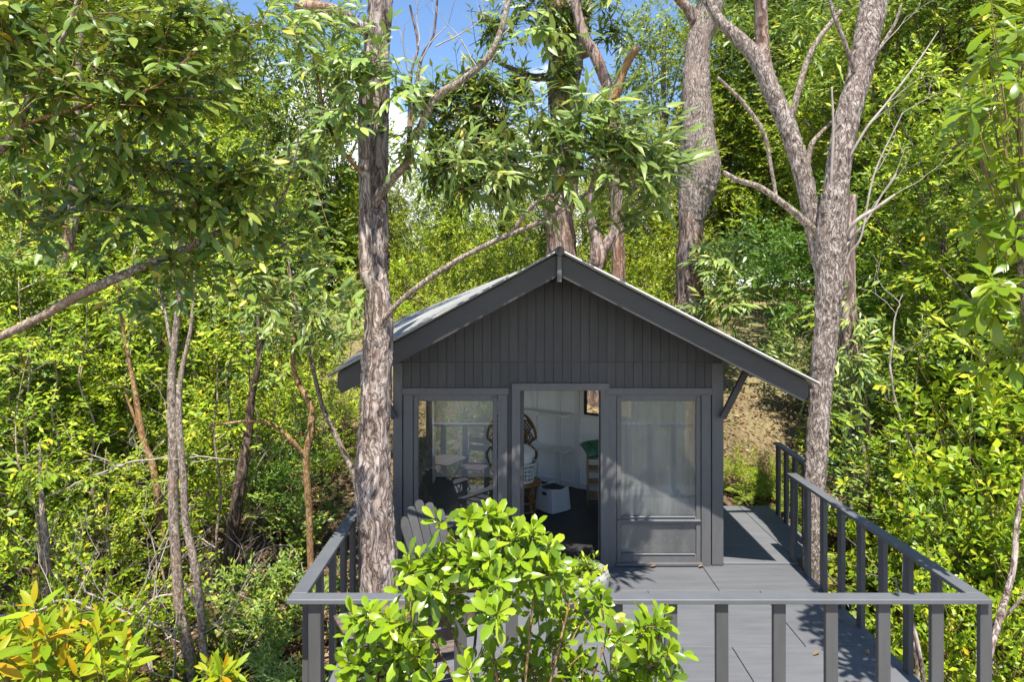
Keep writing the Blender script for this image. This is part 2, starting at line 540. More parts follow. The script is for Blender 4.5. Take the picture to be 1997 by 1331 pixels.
M['lf_dark'] = leaf_mat('dark_glossy_leaf', [(0, (0.0747, 0.131, 0.019)), (0.45, (0.143, 0.226, 0.0284)), (0.8, (0.255, 0.331, 0.041)), (0.975, (0.339, 0.38, 0.0474)), (0.99, (0.6, 0.522, 0.0474)), (1, (0.6, 0.356, 0.0474))], 0.4, 0.18, (.35, .5, .05), 0.45)
M['lf_long'] = leaf_mat('long_silvery_leaf', [(0, (0.133, 0.209, 0.0509)), (0.5, (0.228, 0.332, 0.0727)), (0.85, (0.346, 0.442, 0.0944)), (0.97, (0.427, 0.465, 0.102)), (1, (0.6, 0.532, 0.0581))], 0.38, 0.26, (.35, .5, .05), 0.5)
M['lf_bush'] = leaf_mat('bright_obovate_leaf', [(0, (.075, .135, .008)), (.22, (.135, .225, .010)), (0.4, (0.178, 0.286, 0.0085)), (0.8, (0.252, 0.364, 0.0105)), (1, (0.33, 0.41, 0.014))], .30, .16, (.42, .55, .02), .42)
M['lf_yellow'] = leaf_mat('yellow_green_leaf', [(0, (0.111, 0.198, 0.00972)), (0.45, (0.206, 0.312, 0.0146)), (0.8, (0.334, 0.412, 0.0178)), (0.96, (0.477, 0.468, 0.0243)), (0.985, (0.417, 0.441, 0.0243)), (1, (0.596, 0.315, 0.0162))], 0.42, 0.24, (.45, .55, .03), 0.3)
M['lf_orange'] = leaf_mat('orange_green_leaf', [(0, (0.156, 0.27, 0.0105)), (0.5, (0.286, 0.392, 0.014)), (0.8, (0.416, 0.432, 0.014)), (0.9, (0.6, 0.378, 0.014)), (1, (0.6, 0.324, 0.014))], 0.45, 0.32, (.5, .5, .03), 0.25)
M['lf_umbrella'] = leaf_mat('umbrella_leaf', [(0, (0.117, 0.213, 0.00875)), (0.6, (0.2, 0.301, 0.0117)), (1, (0.317, 0.369, 0.0146))], .3, .38, (.45, .55, .03))
M['lf_forest'] = leaf_mat('forest_leaf', [(0, (0.0434, 0.0792, 0.00673)), (0.4, (0.0952, 0.159, 0.0114)), (0.75, (0.178, 0.246, 0.0161)), (0.95, (0.296, 0.317, 0.0203)), (1, (0.484, 0.348, 0.0203))], 0.5, 0.22, (.35, .5, .05), 0.3)
M['lf_forest_light'] = leaf_mat('light_forest_leaf', [(0, (0.111, 0.172, 0.0099)), (0.5, (0.221, 0.301, 0.0168)), (0.85, (0.376, 0.414, 0.0229)), (1, (0.577, 0.466, 0.0268))], 0.5, 0.22, (.35, .5, .05), 0.3)
M['lf_shrub'] = leaf_mat('shrub_leaf', [(0, (0.0991, 0.179, 0.0107)), (0.45, (0.228, 0.334, 0.0178)), (0.8, (0.396, 0.492, 0.0231)), (0.95, (0.594, 0.6, 0.0267)), (1, (0.6, 0.537, 0.0267))], 0.5, 0.22, (.35, .5, .05), 0.3)
M['lf_bright'] = leaf_mat('bright_green_leaf', [(0.0, (.06, .14, .012)), (0.6, (.105, .215, .018)), (1.0, (.18, .29, .03))], .42, .36, (.3, .55, .03))
M['lf_fern'] = leaf_mat('fern_leaf', [(0, (0.126, 0.22, 0.0234)), (0.6, (0.279, 0.398, 0.039)), (1, (0.506, 0.523, 0.0624))], .45, .3)
M['lf_grass'] = leaf_mat('grass_blade', [(0.0, (.08, .14, .02)), (0.6, (.16, .22, .035)), (1.0, (.33, .29, .10))], .5, .3)
M['lf_litter'] = leaf_mat('dead_leaf', [(0.0, (.09, .05, .025)), (0.4, (.21, .125, .065)), (0.8, (.34, .22, .12)), (1.0, (.45, .33, .20))], .7, .08, (.3, .18, .08), .2)
M['lf_snake'] = leaf_mat('snake_plant_leaf', [(0.0, (.015, .04, .015)), (1.0, (.05, .10, .03))], .35, .1)

# ground: leaf litter near, straw-coloured lawn behind
m, n, l, out = new_mat('forest_ground')
tc = n.new('ShaderNodeTexCoord')
a1 = n.new('ShaderNodeTexNoise'); a1.inputs['Scale'].default_value = 0.8; a1.inputs['Detail'].default_value = 6
a2 = n.new('ShaderNodeTexNoise'); a2.inputs['Scale'].default_value = 14; a2.inputs['Detail'].default_value = 8; a2.inputs['Roughness'].default_value = .7
l.new(tc.outputs['Object'], a1.inputs['Vector']); l.new(tc.outputs['Object'], a2.inputs['Vector'])
r1 = ramp(n, [(0.3, (.055, .035, .02)), (0.5, (.13, .085, .05)), (0.7, (.24, .165, .10))])
r2 = ramp(n, [(0.3, (.12, .115, .035)), (0.5, (.27, .225, .105)), (0.7, (.42, .345, .20))])
l.new(a2.outputs['Fac'], r1.inputs[0]); l.new(a2.outputs['Fac'], r2.inputs[0])
sx = n.new('ShaderNodeSeparateXYZ'); l.new(tc.outputs['Object'], sx.inputs[0])
mr = n.new('ShaderNodeMapRange'); mr.inputs['From Min'].default_value = 11; mr.inputs['From Max'].default_value = 17
l.new(sx.outputs['Y'], mr.inputs['Value'])
ad = n.new('ShaderNodeMath'); ad.operation = 'MULTIPLY_ADD'
l.new(a1.outputs['Fac'], ad.inputs[0]); ad.inputs[1].default_value = 1.6; ad.inputs[2].default_value = -0.85
su = n.new('ShaderNodeMath'); su.operation = 'ADD'; su.use_clamp = True
l.new(ad.outputs[0], su.inputs[0]); l.new(mr.outputs[0], su.inputs[1])
mx = n.new('ShaderNodeMix'); mx.data_type = 'RGBA'
l.new(su.outputs[0], mx.inputs['Factor']); l.new(r1.outputs[0], mx.inputs[6]); l.new(r2.outputs[0], mx.inputs[7])
bs = n.new('ShaderNodeBsdfPrincipled'); bs.inputs['Roughness'].default_value = .95; bs.inputs['Specular IOR Level'].default_value = .15
bp = n.new('ShaderNodeBump'); bp.inputs['Strength'].default_value = .8; bp.inputs['Distance'].default_value = .04
l.new(a2.outputs['Fac'], bp.inputs['Height']); l.new(bp.outputs[0], bs.inputs['Normal'])
l.new(mx.outputs[2], bs.inputs['Base Color']); l.new(bs.outputs[0], out.inputs['Surface'])
M['ground'] = m

# ------------------------------------------------------------------ ground
_gy = np.array([-60, -20, 0, 4, 7, 10, 12, 14, 17, 20, 30, 60, 130], float)
_gz = np.array([-9, -5.5, -3.2, -2.0, -1.25, -0.6, 0.05, 0.8, 1.75, 2.25, 2.75, 3.0, 3.2], float)


def gz(x, y):
    x = np.asarray(x, float); y = np.asarray(y, float)
    b = np.interp(y, _gy, _gz)
    q = np.stack([x * .35, y * .35, np.zeros_like(x)], -1).reshape(-1, 3)
    return b + (vnoise(q, 3).reshape(x.shape) - .5) * .5


gx_ = np.concatenate([np.linspace(-120, -22, 18), np.linspace(-20, 20, 101), np.linspace(22, 120, 18)])
gy_ = np.concatenate([np.linspace(-60, -6, 16), np.linspace(-5, 32, 112), np.linspace(34, 130, 26)])
GX, GY = np.meshgrid(gx_, gy_)
GZ = gz(GX, GY)
V = np.stack([GX, GY, GZ], -1).reshape(-1, 3)
nx, ny = len(gx_), len(gy_)
ii = (np.arange(ny - 1)[:, None] * nx + np.arange(nx - 1)[None]).ravel()
L_ = np.stack([ii, ii + 1, ii + 1 + nx, ii + nx], 1).ravel()
tag(link_mesh('ground', np_mesh('ground', V, L_, np.arange(len(ii)) * 4, M['ground'])), 'brown leaf litter ground rising to a straw coloured clearing behind the shed', 'ground', kind='structure')

# ------------------------------------------------------------------ the deck
deck = thing('timber_deck', 'grey painted deck of broad panels on posts around the dark shed', 'deck', (0, 6, 0))
G_ = 0.004
xs = [-1.50, -0.30, 0.93, 2.15, 3.40]
ys = [4.78, 5.02, 6.18, 7.32, 8.0]


def panel(x0, x1, y0, y1, z=0.0):
    MB().box(((x0 + x1) / 2, (y0 + y1) / 2, z - .012), (x1 - x0 - 2 * G_, y1 - y0 - 2 * G_, .024), bev=.003).build('deck_panel', M['deck'], deck)


for j, row in enumerate([[-1.5, -.5, .7, 1.9, 3.1, 3.4], [-1.5, -.35, .85, 2.03, 3.4], [-1.5, -.9, .3, 1.5, 2.7, 3.4], [-1.5, -.15, 1.05, 2.27, 3.4]]):
    for i in range(len(row) - 1):
        panel(row[i], row[i + 1], ys[j], ys[j + 1], 0.0)
panel(2.53, 3.42, 8.0, 10.1, .018)
panel(3.42, 3.86, 8.16, 10.1, .018)
panel(-1.50, -1.345, 8.0, 10.4, 0.0)
for y in np.arange(4.9, 8.1, .5):
    MB().box((.95, y, -.11), (4.86, .045, .16)).build('joist', M['baluster'], deck)
for y in np.arange(8.3, 10.1, .5):
    MB().box((3.19, y, -.10), (1.3, .045, .16)).build('joist', M['baluster'], deck)
for x, y in [(-1.4, 4.9), (.2, 4.9), (1.8, 4.9), (3.3, 4.9), (-1.4, 7.9), (3.3, 7.9), (3.7, 10.0), (-1.25, 11.4)]:
    zb = float(gz(x, y)) - .2
    MB().box((x, y, (zb - .20) / 2), (.1, .1, -.20 - zb)).build('support_post', M['baluster'], deck)
MB().box((.95, 4.765, -.13), (4.9, .025, .26)).build('fascia_board', M['rail'], deck)
MB().box((3.42, 6.4, -.13), (.025, 3.1, .23)).build('fascia_board', M['rail'], deck)


def railing(name, label, caps, bals, group='railings round the deck'):
    t = thing(name, label, 'railing', (caps[0][0][0], caps[0][0][1], 0))
    for a, b, w in caps:
        MB().bar((a[0], a[1], 1.0205), (b[0], b[1], 1.0205), w, .035, bev=.004).build('cap_rail', M['rail'], t)
    for x, y, sx, sy, zt in bals:
        lean = random.uniform(-.006, .006)
        b = MB().bar((x, y, -.24), (x + lean, y + lean, zt), sy, sx, up=(1, 0, 0), bev=.004)
        b.build('baluster', M['baluster'], t)
    return t


TOPZ = 1.001
fb = [((px - 990) / 271.5, 4.905, .088, .045, TOPZ) for px in (615, 708, 802, 899, 998, 1100, 1203, 1308, 1408, 1519, 1621, 1723, 1826, 1920)]
railing('railing', 'front deck railing with a flat grey cap, nearest the camera behind the leafy bush', [((-1.571, 4.898), (3.444, 4.898), .115)], fb)
rb = [(3.385, 8.08 - .385 * k, .045, .088, TOPZ) for k in range(8)]
railing('railing', 'right deck railing running back from the front corner to the grey tree trunk', [((3.387, 4.957), (3.387, 8.14), .114)], rb)
farb = [(3.845 - .05 * k * .36, 9.70 - .33 * k, .045, .085, TOPZ) for k in range(5)]
railing('railing', 'short far railing beside the side walkway behind the grey tree trunk', [((3.76, 8.12), (3.85, 9.76), .10)], farb)
lb = [(-1.513, 5.13 + .385 * k, .045, .088, TOPZ) for k in range(9)]
railing('railing', 'left deck railing running back past the flaky trunk on the deck', [((-1.513, 4.957), (-1.513, 8.5), .114)], lb)

# ------------------------------------------------------------------ the shed
shed = thing('garden_shed', 'small charcoal gabled shed with two windows and an open doorway on the deck', 'shed', (.59, 8.0, 0))
YW, YB, YR = 8.0, 7.15, 11.75
XL, XR, XM = -1.334, 2.512, .537
ZE = 2.38
AP = (XM, 3.609); LT = (-1.778, 2.352); RT = (3.142, 2.266)


def ztop(x):
    if x < XM: return AP[1] + (x - XM) * (AP[1] - LT[1]) / (XM - LT[0])
    return AP[1] + (x - XM) * (RT[1] - AP[1]) / (RT[0] - XM)


LWIN = (-1.106, -.114); RWIN = (1.268, 2.26); DOOR = (.15, 1.082)
WZ0, WZ1, DZ1 = .03, 1.98, 2.046
# structural walls; unseen openings added to let daylight inside
MB().box((XL + .05, 8.7, 1.15), (.1, 1.2, 2.3)).box((XL + .05, 11.35, 1.15), (.1, .4, 2.3)).box((XL + .05, 10.225, .25), (.1, 1.85, .5)).box((XL + .05, 10.225, 2.25), (.1, 1.85, .1)).build('side_wall', M['wall'], shed)
MB().box((XR - .05, 8.3, 1.14), (.1, .4, 2.28)).box((XR - .05, 10.65, 1.14), (.1, 1.9, 2.28)).box((XR - .05, 9.1, .25), (.1, 1.2, .5)).box((XR - .05, 9.1, 2.23), (.1, 1.2, .1)).build('side_wall', M['wall'], shed)
MB().box((-.9, 11.6, 1.15), (.86, .1, 2.3)).box((2.26, 11.6, 1.15), (.3, .1, 2.3)).box((.82, 11.6, .45), (2.58, .1, .9)).box((.82, 11.6, 2.2), (2.58, .1, .2)).build('back_wall', M['wall'], shed)
MB().prism([(XL + .1, 2.301), (XR - .1, 2.301), (XR - .1, ztop(XR) - .16), (XM, AP[1] - .12), (XL + .1, ztop(XL) - .16)], 11.55, 11.64).build('back_gable', M['wall'], shed)
MB().box((.59, 9.85, -.045), (3.6, 3.45, .13)).build('floor', M['floor'], shed)
fw = MB()
for x0, x1, z0, z1 in [(XL, LWIN[0], 0, 2.3), (LWIN[1], DOOR[0], 0, 2.3), (DOOR[1], RWIN[0], 0, 2.3), (RWIN[1], XR, 0, 2.3),
                       (LWIN[0], LWIN[1], WZ1, 2.3), (RWIN[0], RWIN[1], WZ1, 2.3), (DOOR[0], DOOR[1], DZ1, 2.3),
                       (LWIN[0], LWIN[1], -.06, WZ0), (RWIN[0], RWIN[1], -.06, WZ0), (DOOR[0], DOOR[1], -.06, .012)]:
    fw.box(((x0 + x1) / 2, 8.06, (z0 + z1) / 2), (x1 - x0, .075, z1 - z0))
fw.prism([(XL, 2.301), (XR, 2.301), (XR, ztop(XR) - .1), (XM, AP[1] - .09), (XL, ztop(XL) - .1)], 8.025, 8.097)
fw.build('front_wall', M['wall'], shed)
# vertical boards: one object each
bw = (XR - XL) / 37.0
for k in range(37):
    x0, x1 = XL + bw * k + .0022, XL + bw * (k + 1) - .0022
    y = 7.992 + random.uniform(-.0012, .0012)
    za, zb = ztop(x0) - .075, ztop(x1) - .075
    pts = [(x0, ZE + .004), (x1, ZE + .004), (x1, zb), (x0, za)]
    if x0 < XM < x1: pts = [(x0, ZE + .004), (x1, ZE + .004), (x1, zb), (XM, AP[1] - .075), (x0, za)]
    if min(za, zb) > ZE + .03:
        MB().prism(pts, y - .022, y + .012).build('gable_board', M['wall'], shed)
    head = 2.055
    if x1 < -1.21 or x0 > 2.35: head = 0.02
    MB().box(((x0 + x1) / 2, y, (head + ZE) / 2 - .002), (x1 - x0, .02, ZE - head - .006)).build('wall_board', M['wall'], shed)
MB().box(((XL + XR) / 2, 7.973, ZE - .002), (XR - XL, .018, .010)).build('drip_strip', M['wall'], shed)
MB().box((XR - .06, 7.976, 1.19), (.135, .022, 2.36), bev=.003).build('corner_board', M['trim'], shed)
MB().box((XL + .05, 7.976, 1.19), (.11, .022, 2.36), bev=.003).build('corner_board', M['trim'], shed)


def window(x0, x1, glass):
    w = MB()
    cw = .11
    # casing proud of the boards
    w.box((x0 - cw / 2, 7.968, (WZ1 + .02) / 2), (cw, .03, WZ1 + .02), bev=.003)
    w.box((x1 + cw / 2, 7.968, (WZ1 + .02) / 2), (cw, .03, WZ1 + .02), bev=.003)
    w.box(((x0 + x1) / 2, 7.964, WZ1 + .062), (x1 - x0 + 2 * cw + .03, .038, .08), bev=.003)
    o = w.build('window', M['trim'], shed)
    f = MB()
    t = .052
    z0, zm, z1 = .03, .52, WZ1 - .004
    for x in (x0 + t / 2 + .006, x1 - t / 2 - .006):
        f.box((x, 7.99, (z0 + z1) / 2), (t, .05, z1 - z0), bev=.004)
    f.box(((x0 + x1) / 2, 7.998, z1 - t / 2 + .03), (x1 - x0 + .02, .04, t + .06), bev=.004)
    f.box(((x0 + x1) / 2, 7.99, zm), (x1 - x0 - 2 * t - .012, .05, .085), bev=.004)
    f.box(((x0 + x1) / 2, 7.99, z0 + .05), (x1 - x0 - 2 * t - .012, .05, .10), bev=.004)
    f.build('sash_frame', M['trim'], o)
    MB().box(((x0 + x1) / 2, 7.955, zm + .012), (x1 - x0 - .02, .03, .02), bev=.004).build('mid_bead', M['rail'], o)
    s = MB()
    s.box(((x0 + x1) / 2, 7.965, zm + .052), (x1 - x0 - 2 * t - .04, .02, .018), bev=.004)
    s.box(((x0 + x1) / 2, 7.965, z0 + .107), (x1 - x0 - 2 * t - .04, .02, .016), bev=.004)
    s.build('glazing_bead', M['rail'], o)
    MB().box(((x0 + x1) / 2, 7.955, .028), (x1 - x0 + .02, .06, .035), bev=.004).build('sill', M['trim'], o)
    gx0, gx1 = x0 + t + .006, x1 - t - .006
    MB().add([(gx0, 7.992, zm + .03), (gx1, 7.992, zm + .03), (gx1, 7.992, z1 - t), (gx0, 7.992, z1 - t)], [(0, 1, 2, 3)]).build('pane', glass, o)
    MB().add([(gx0, 7.992, z0 + .09), (gx1, 7.992, z0 + .09), (gx1, 7.992, zm - .03), (gx0, 7.992, zm - .03)], [(0, 1, 2, 3)]).build('pane', glass, o)
    return o


window(*LWIN, M['glass_left'])
rw = window(*RWIN, M['glass_right'])
d = MB()
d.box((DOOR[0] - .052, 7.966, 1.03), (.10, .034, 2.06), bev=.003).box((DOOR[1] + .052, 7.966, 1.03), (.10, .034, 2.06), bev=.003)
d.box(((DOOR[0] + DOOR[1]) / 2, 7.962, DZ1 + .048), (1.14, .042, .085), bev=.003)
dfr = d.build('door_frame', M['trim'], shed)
MB().box((DOOR[0] + .022, 8.12, 1.03), (.045, .05, 2.02), bev=.004).build('sliding_door', M['baluster'], dfr)
MB().box((.616, 7.98, .015), (.93, .12, .022), bev=.004).build('threshold', M['deck'], dfr)
MB().box(((-.114 + .11 + .15 - .1) / 2 + 0, 7.985, 1.05), (.05, .018, 2.06)).build('wall_board', M['wall'], shed)

# roof: corrugated sheets, ten objects
SHN = 6


def roof_sheet(side, k):
    tip = LT if side < 0 else RT
    n_y = 62
    y0 = YB - .13 + (YR - YB + .13) * k / SHN
    y1 = YB - .13 + (YR - YB + .13) * (k + 1) / SHN + .02
    yy = np.linspace(y0, y1, n_y)
    cols = []
    for bfrac in np.linspace(0, 1.03, 5):
        tw = (yy - YB) / (YR - YB)
        lift = .34 * np.clip(tw, 0, 1) * bfrac ** .9 if side < 0 else 0.0
        x = AP[0] + (tip[0] - AP[0]) * bfrac + 0 * yy
        z = AP[1] + .036 + (tip[1] - AP[1]) * bfrac + lift + .014 * np.sin(yy * 2 * math.pi / .078) + .002 * k % 2
        cols.append(np.stack([x, yy, z], 1))
    V_ = np.array(cols)
    top = V_.reshape(-1, 3)
    bot = top - np.array((0, 0, .007))
    A = len(top); f = []
    nb = len(cols)
    for i in range(nb - 1):
        for j in range(n_y - 1):
            q = (i * n_y + j, i * n_y + j + 1, (i + 1) * n_y + j + 1, (i + 1) * n_y + j)
            f.append(q); f.append(tuple(a + A for a in q[::-1]))
    for j in range(n_y - 1):
        q = (nb - 1) * n_y
        f.append((q + j, q + j + 1, q + j + 1 + A, q + j + A))
    for i in range(nb - 1):
        f.append((i * n_y, (i + 1) * n_y, (i + 1) * n_y + A, i * n_y + A))
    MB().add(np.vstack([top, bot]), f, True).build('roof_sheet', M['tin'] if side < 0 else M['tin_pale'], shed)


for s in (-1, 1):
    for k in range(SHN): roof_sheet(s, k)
MB().tube([(XM, YB - .14, 3.632), (XM, YR, 3.632)], .05, 10).build('ridge_cap', M['metal'], shed)
for tip in (LT, RT):
    sg = -1 if tip[0] < XM else 1
    MB().prism([(XM + sg * .024, AP[1] - .013), (tip[0], tip[1]), (tip[0], tip[1] - .15), (tip[0] - sg * .05, tip[1] - .205), (XM + sg * .024, AP[1] - .245)][::sg], YB - .02, YB + .02).build('barge_board', M['barge'], shed)
    # second, inner trim under the soffit against the wall
    MB().prism([(XM + sg * .03, AP[1] - .075), (tip[0] - sg * .55, tip[1] + .21), (tip[0] - sg * .55, tip[1] + .135), (XM + sg * .03, AP[1] - .15)][::sg], 7.93, 7.965).build('wall_trim', M['barge'], shed)
    # soffit lining
    lf = .34 if sg < 0 else 0.0
    hv = [(XM + sg * .03, YB + .021, AP[1] - .006), (tip[0], YB + .021, tip[1] + .012), (tip[0], YR - .05, tip[1] + .008 + lf), (XM + sg * .03, YR - .05, AP[1] - .006)]
    hv = hv + [(x, y, z - .02) for x, y, z in hv]
    MB().add(hv, [(0, 1, 2, 3)[::sg], (4, 7, 6, 5)[::sg], (0, 4, 5, 1)[::sg], (1, 5, 6, 2)[::sg], (2, 6, 7, 3)[::sg], (3, 7, 4, 0)[::sg]]).build('roof_lining', M['barge'], shed)
MB().box((XM, 7.52, 3.455), (.046, .88, .29), bev=.004).build('ridge_beam', M['rail'], shed)
for (xw, xo) in ((XR + .002, 2.98), (XL - .002, -1.70)):
    sg = 1 if xo > xw else -1
    yb = 7.90
    zo = ztop(xo) - .09; zi = ztop(xw) - .09
    MB().bar((xw - sg * .4, yb, ztop(xw - sg * .4) - .11), (xo + sg * .1, yb, ztop(xo + sg * .1) - .11), .045, .09, bev=.004).build('lookout_beam', M['barge'], shed)
    MB().bar((xw - sg * .03, yb, 1.74), (xw + sg * .25, yb, ztop(xw + sg * .25) - .17), .07, .06, up=(0, 1, 0), bev=.004).build('eave_brace', M['barge'], shed)

# white interior
inn = MB()
inn.box((XL + .115, 8.7, 1.15), (.02, 1.15, 2.2)).box((XL + .115, 11.3, 1.15), (.02, .3, 2.2)).box((-.4, 11.53, 1.15), (1.7, .02, 2.2))
inn.build('inner_lining', M['white'], shed)
U = np.array((.813, -.583, 0)); Wn = np.array((-.583, -.813, 0))
A0 = np.array((.525, 11.45, 0))


def pt(u, w, z): return A0 + U * u + Wn * w + np.array((0, 0, z))


rotU = np.stack([U, -Wn, np.array((0, 0, 1.))], 1)


def pbox(mb, u0, u1, w0, w1, z0, z1):
    return mb.box(pt((u0 + u1) / 2, (w0 + w1) / 2, (z0 + z1) / 2), (u1 - u0, w1 - w0, z1 - z0), rotU)


for tip in (LT, RT):
    sg = -1 if tip[0] < XM else 1
    xe = XL + .11 if sg < 0 else XR - .11
    sl_ = (tip[1] - AP[1]) / (tip[0] - XM)
    zc = lambda x: AP[1] - .07 + sl_ * (x - XM)
    hv = [(XM, 8.11, zc(XM)), (xe, 8.11, zc(xe)), (xe, 11.5, zc(xe)), (XM, 11.5, zc(XM))]
    hv = hv + [(x, y, z - .012) for x, y, z in hv]
    MB().add(hv, [(0, 1, 2, 3)[::sg], (4, 7, 6, 5)[::sg], (0, 4, 5, 1)[::sg], (1, 5, 6, 2)[::sg], (2, 6, 7, 3)[::sg], (3, 7, 4, 0)[::sg]]).build('bounce_ceiling_board', M['white'], shed)  # unseen white board added to bounce daylight round the room
il = MB()
for x0, x1, z0, z1 in [(XL + .11, LWIN[0], .03, 2.5), (LWIN[1], DOOR[0], .03, 2.9), (DOOR[1], RWIN[0], .03, 2.9), (RWIN[1], XR - .11, .03, 2.5), (LWIN[0], LWIN[1], WZ1, 2.5), (RWIN[0], RWIN[1], WZ1, 2.5), (DOOR[0], DOOR[1], DZ1, 3.1)]:
    il.box(((x0 + x1) / 2, 8.108, (z0 + z1) / 2), (x1 - x0, .014, z1 - z0))
il.build('inner_lining', M['white'], shed)  # unseen white panels behind the front wall, added to bounce daylight
pa = MB()
pbox(pa, -.12, .87, -.03, 0, 0.02, 2.9); pbox(pa, .87, 2.36, -.03, 0, 0.02, 1.21); pbox(pa, 1.75, 2.36, -.03, 0, 1.21, 2.4); pbox(pa, .87, 1.75, -.03, 0, 2.1, 2.6)
par = pa.build('inner_wall', M['white'], shed)
st = MB()
for u in (-.10, .36, .72):
    pbox(st, u, u + .075, 0.001, .05, .02, 2.8)
pbox(st, 1.78, 1.85, .001, .05, .02, 2.3)
pbox(st, .80, 1.80, .001, .03, 1.17, 1.215); pbox(st, .80, .87, .001, .03, 1.215, 2.2)
pbox(st, -.02, .355, .001, .03, .02, .1); pbox(st, .44, .715, .001, .03, .02, .1); pbox(st, .80, 1.775, .001, .03, .02, .1)
st.build('wall_stud', M['white'], par)
fr = MB()
pbox(fr, .872, .905, -.02, .02, 1.216, 2.09); pbox(fr, .906, 1.74, -.02, .02, 1.216, 1.25)
fr.build('inner_window_frame', M['dark'], par)
for z in (1.22, .655):
    for_sh = MB(); pbox(for_sh, -.2, .70, .052, .30, z - .028, z)
    for_sh.build('wall_shelf', M['white'], par)
    for u in (.08, .56):
        br = MB()
        pbox(br, u, u + .05, .055, .22, z - .075, z - .019)
        br.build('shelf_bracket', M['white'], par)

# ------------------------------------------------------------------ things inside the shed
def wires(mb, pts, r, n=6, sides=6):
    return mb.tube(spline(pts, n), r, sides)


hb = thing('storage_basket', 'pale grey woven storage box with a handle slot on the dark floor', 'basket', (.66, 9.95, .022), rotz=R(38))
rings = []
for r_, z in ((.185, 0), (.20, .01), (.175, .33), (.17, .335), (.165, .33), (.185, .02)):
    ring = []
    for k in range(24):
        a = 2 * math.pi * k / 24 + math.pi / 4
        c_, s_ = math.cos(a), math.sin(a)
        q = (abs(c_) ** 8 + abs(s_) ** 8) ** (-1 / 8)
        ring.append((r_ * q * c_, r_ * q * s_, z + (.012 * math.cos(4 * (a - math.pi / 4)) if z > .3 else 0)))
    rings.append(ring)
vv = [p for ring in rings for p in ring]; ff = []
for i in range(len(rings) - 1):
    for k in range(24): ff.append((i * 24 + k, i * 24 + (k + 1) % 24, (i + 1) * 24 + (k + 1) % 24, (i + 1) * 24 + k))
ff.append(tuple(range(5 * 24, 6 * 24)))
ff.append(tuple(range(23, -1, -1)))
MB().add(vv, ff).build('body', M['felt'], hb, local=True)
MB().box((-.186, -.02, .262), (.012, .085, .04), bev=.005).build('handle_slot', M['dark'], hb, local=True)
MB().box((0, 0, .312), (.318, .318, .004)).build('inner_shade_sheet', M['dark'], hb, local=True)  # dark sheet that stands for the shade inside the box

m_, n_, l_, o_ = new_mat('sheer_curtain')
d_ = n_.new('ShaderNodeBsdfDiffuse'); d_.inputs[0].default_value = (.62, .62, .60, 1)
t_ = n_.new('ShaderNodeBsdfTranslucent'); t_.inputs[0].default_value = (.6, .6, .58, 1)
x_ = n_.new('ShaderNodeMixShader'); x_.inputs[0].default_value = .45
l_.new(d_.outputs[0], x_.inputs[1]); l_.new(t_.outputs[0], x_.inputs[2])
r_ = n_.new('ShaderNodeBsdfTransparent')
y_ = n_.new('ShaderNodeMixShader'); y_.inputs[0].default_value = .22
l_.new(x_.outputs[0], y_.inputs[1]); l_.new(r_.outputs[0], y_.inputs[2]); l_.new(y_.outputs[0], o_.inputs['Surface'])
cx = np.linspace(1.25, 2.28, 90)
rows = []
for q in range(9):
    z = 2.02 - q * (2.02 - .50) / 8
    amp = .014 + .012 * q / 8
    yy = 8.16 + amp * np.sin(cx * 46 + .8 * np.sin(cx * 9) + q * .12) + .01 * np.sin(cx * 17 + q * .4)
    rows.append(np.stack([cx + .004 * np.sin(cx * 30 + q), yy, np.full(90, z)], 1))
V_ = np.array(rows).reshape(-1, 3)
V2 = V_ + np.array((0, .002, 0))
f_ = [(i * 90 + j, (i + 1) * 90 + j, (i + 1) * 90 + j + 1, i * 90 + j + 1) for i in range(8) for j in range(89)]
tag(MB().add(V_, f_, True).build('sheer_curtain', m_), 'pale sheer curtain hanging behind the upper pane of the right window', 'curtain')

# rattan side table with the washing basket
rt = thing('rattan_table', 'orange rattan side table inside the doorway under the washing basket', 'table', (.18, 9.75, .022))
MB().lathe([(0, .44), (.30, .44), (.31, .455), (.30, .47), (0, .47)], n=28).build('table_top', M['orange_wood'], rt, local=True)
for k in range(4):
    a = math.pi / 4 + k * math.pi / 2
    c_, s_ = math.cos(a), math.sin(a)
    wires(MB(), [(.20 * c_, .20 * s_, .438), (.26 * c_, .26 * s_, .33), (.2 * c_, .2 * s_, .18), (.25 * c_, .25 * s_, 0)], .018, 12, 8).build('leg', M['orange_wood'], rt, local=True)
hoop = [(.225 * math.cos(a), .225 * math.sin(a), .2) for a in np.linspace(0, 2 * math.pi, 25)]
MB().tube(hoop, .014, 6).build('hoop', M['orange_wood'], rt, local=True)
hoop = [(.225 * math.cos(a), .225 * math.sin(a), .07) for a in np.linspace(0, 2 * math.pi, 25)]
MB().tube(hoop, .012, 6).build('hoop', M['orange_wood'], rt, local=True)
lbk = thing('laundry_basket', 'white plastic washing basket with square holes on the rattan table', 'basket', (.20, 9.72, .494))
sl = MB()
for lev in range(5):
    z0 = [.0, .075, .135, .195, .25][lev]; h = [.035, .02, .02, .02, .025][lev]
    r0 = .17 + .045 * z0 / .27
    sl.lathe([(r0, z0), (r0 + .006, z0 + h), (r0 - .004, z0 + h), (r0 - .006, z0), (r0, z0)], n=28)
for k in range(22):
    a = 2 * math.pi * k / 22
    sl.bar((.171 * math.cos(a), .171 * math.sin(a), .01), (.213 * math.cos(a), .213 * math.sin(a), .26), .018, .006, up=(math.cos(a), math.sin(a), 0))
sl.build('lattice', M['plastic'], lbk, local=True)
MB().lathe([(.205, .262), (.238, .266), (.24, .278), (.205, .285), (.20, .27)], n=28).build('rim', M['plastic'], lbk, local=True)
MB().lathe([(0, 0), (.168, 0), (.168, .012), (0, .012)], n=28).build('base', M['plastic'], lbk, local=True)
cl = MB()
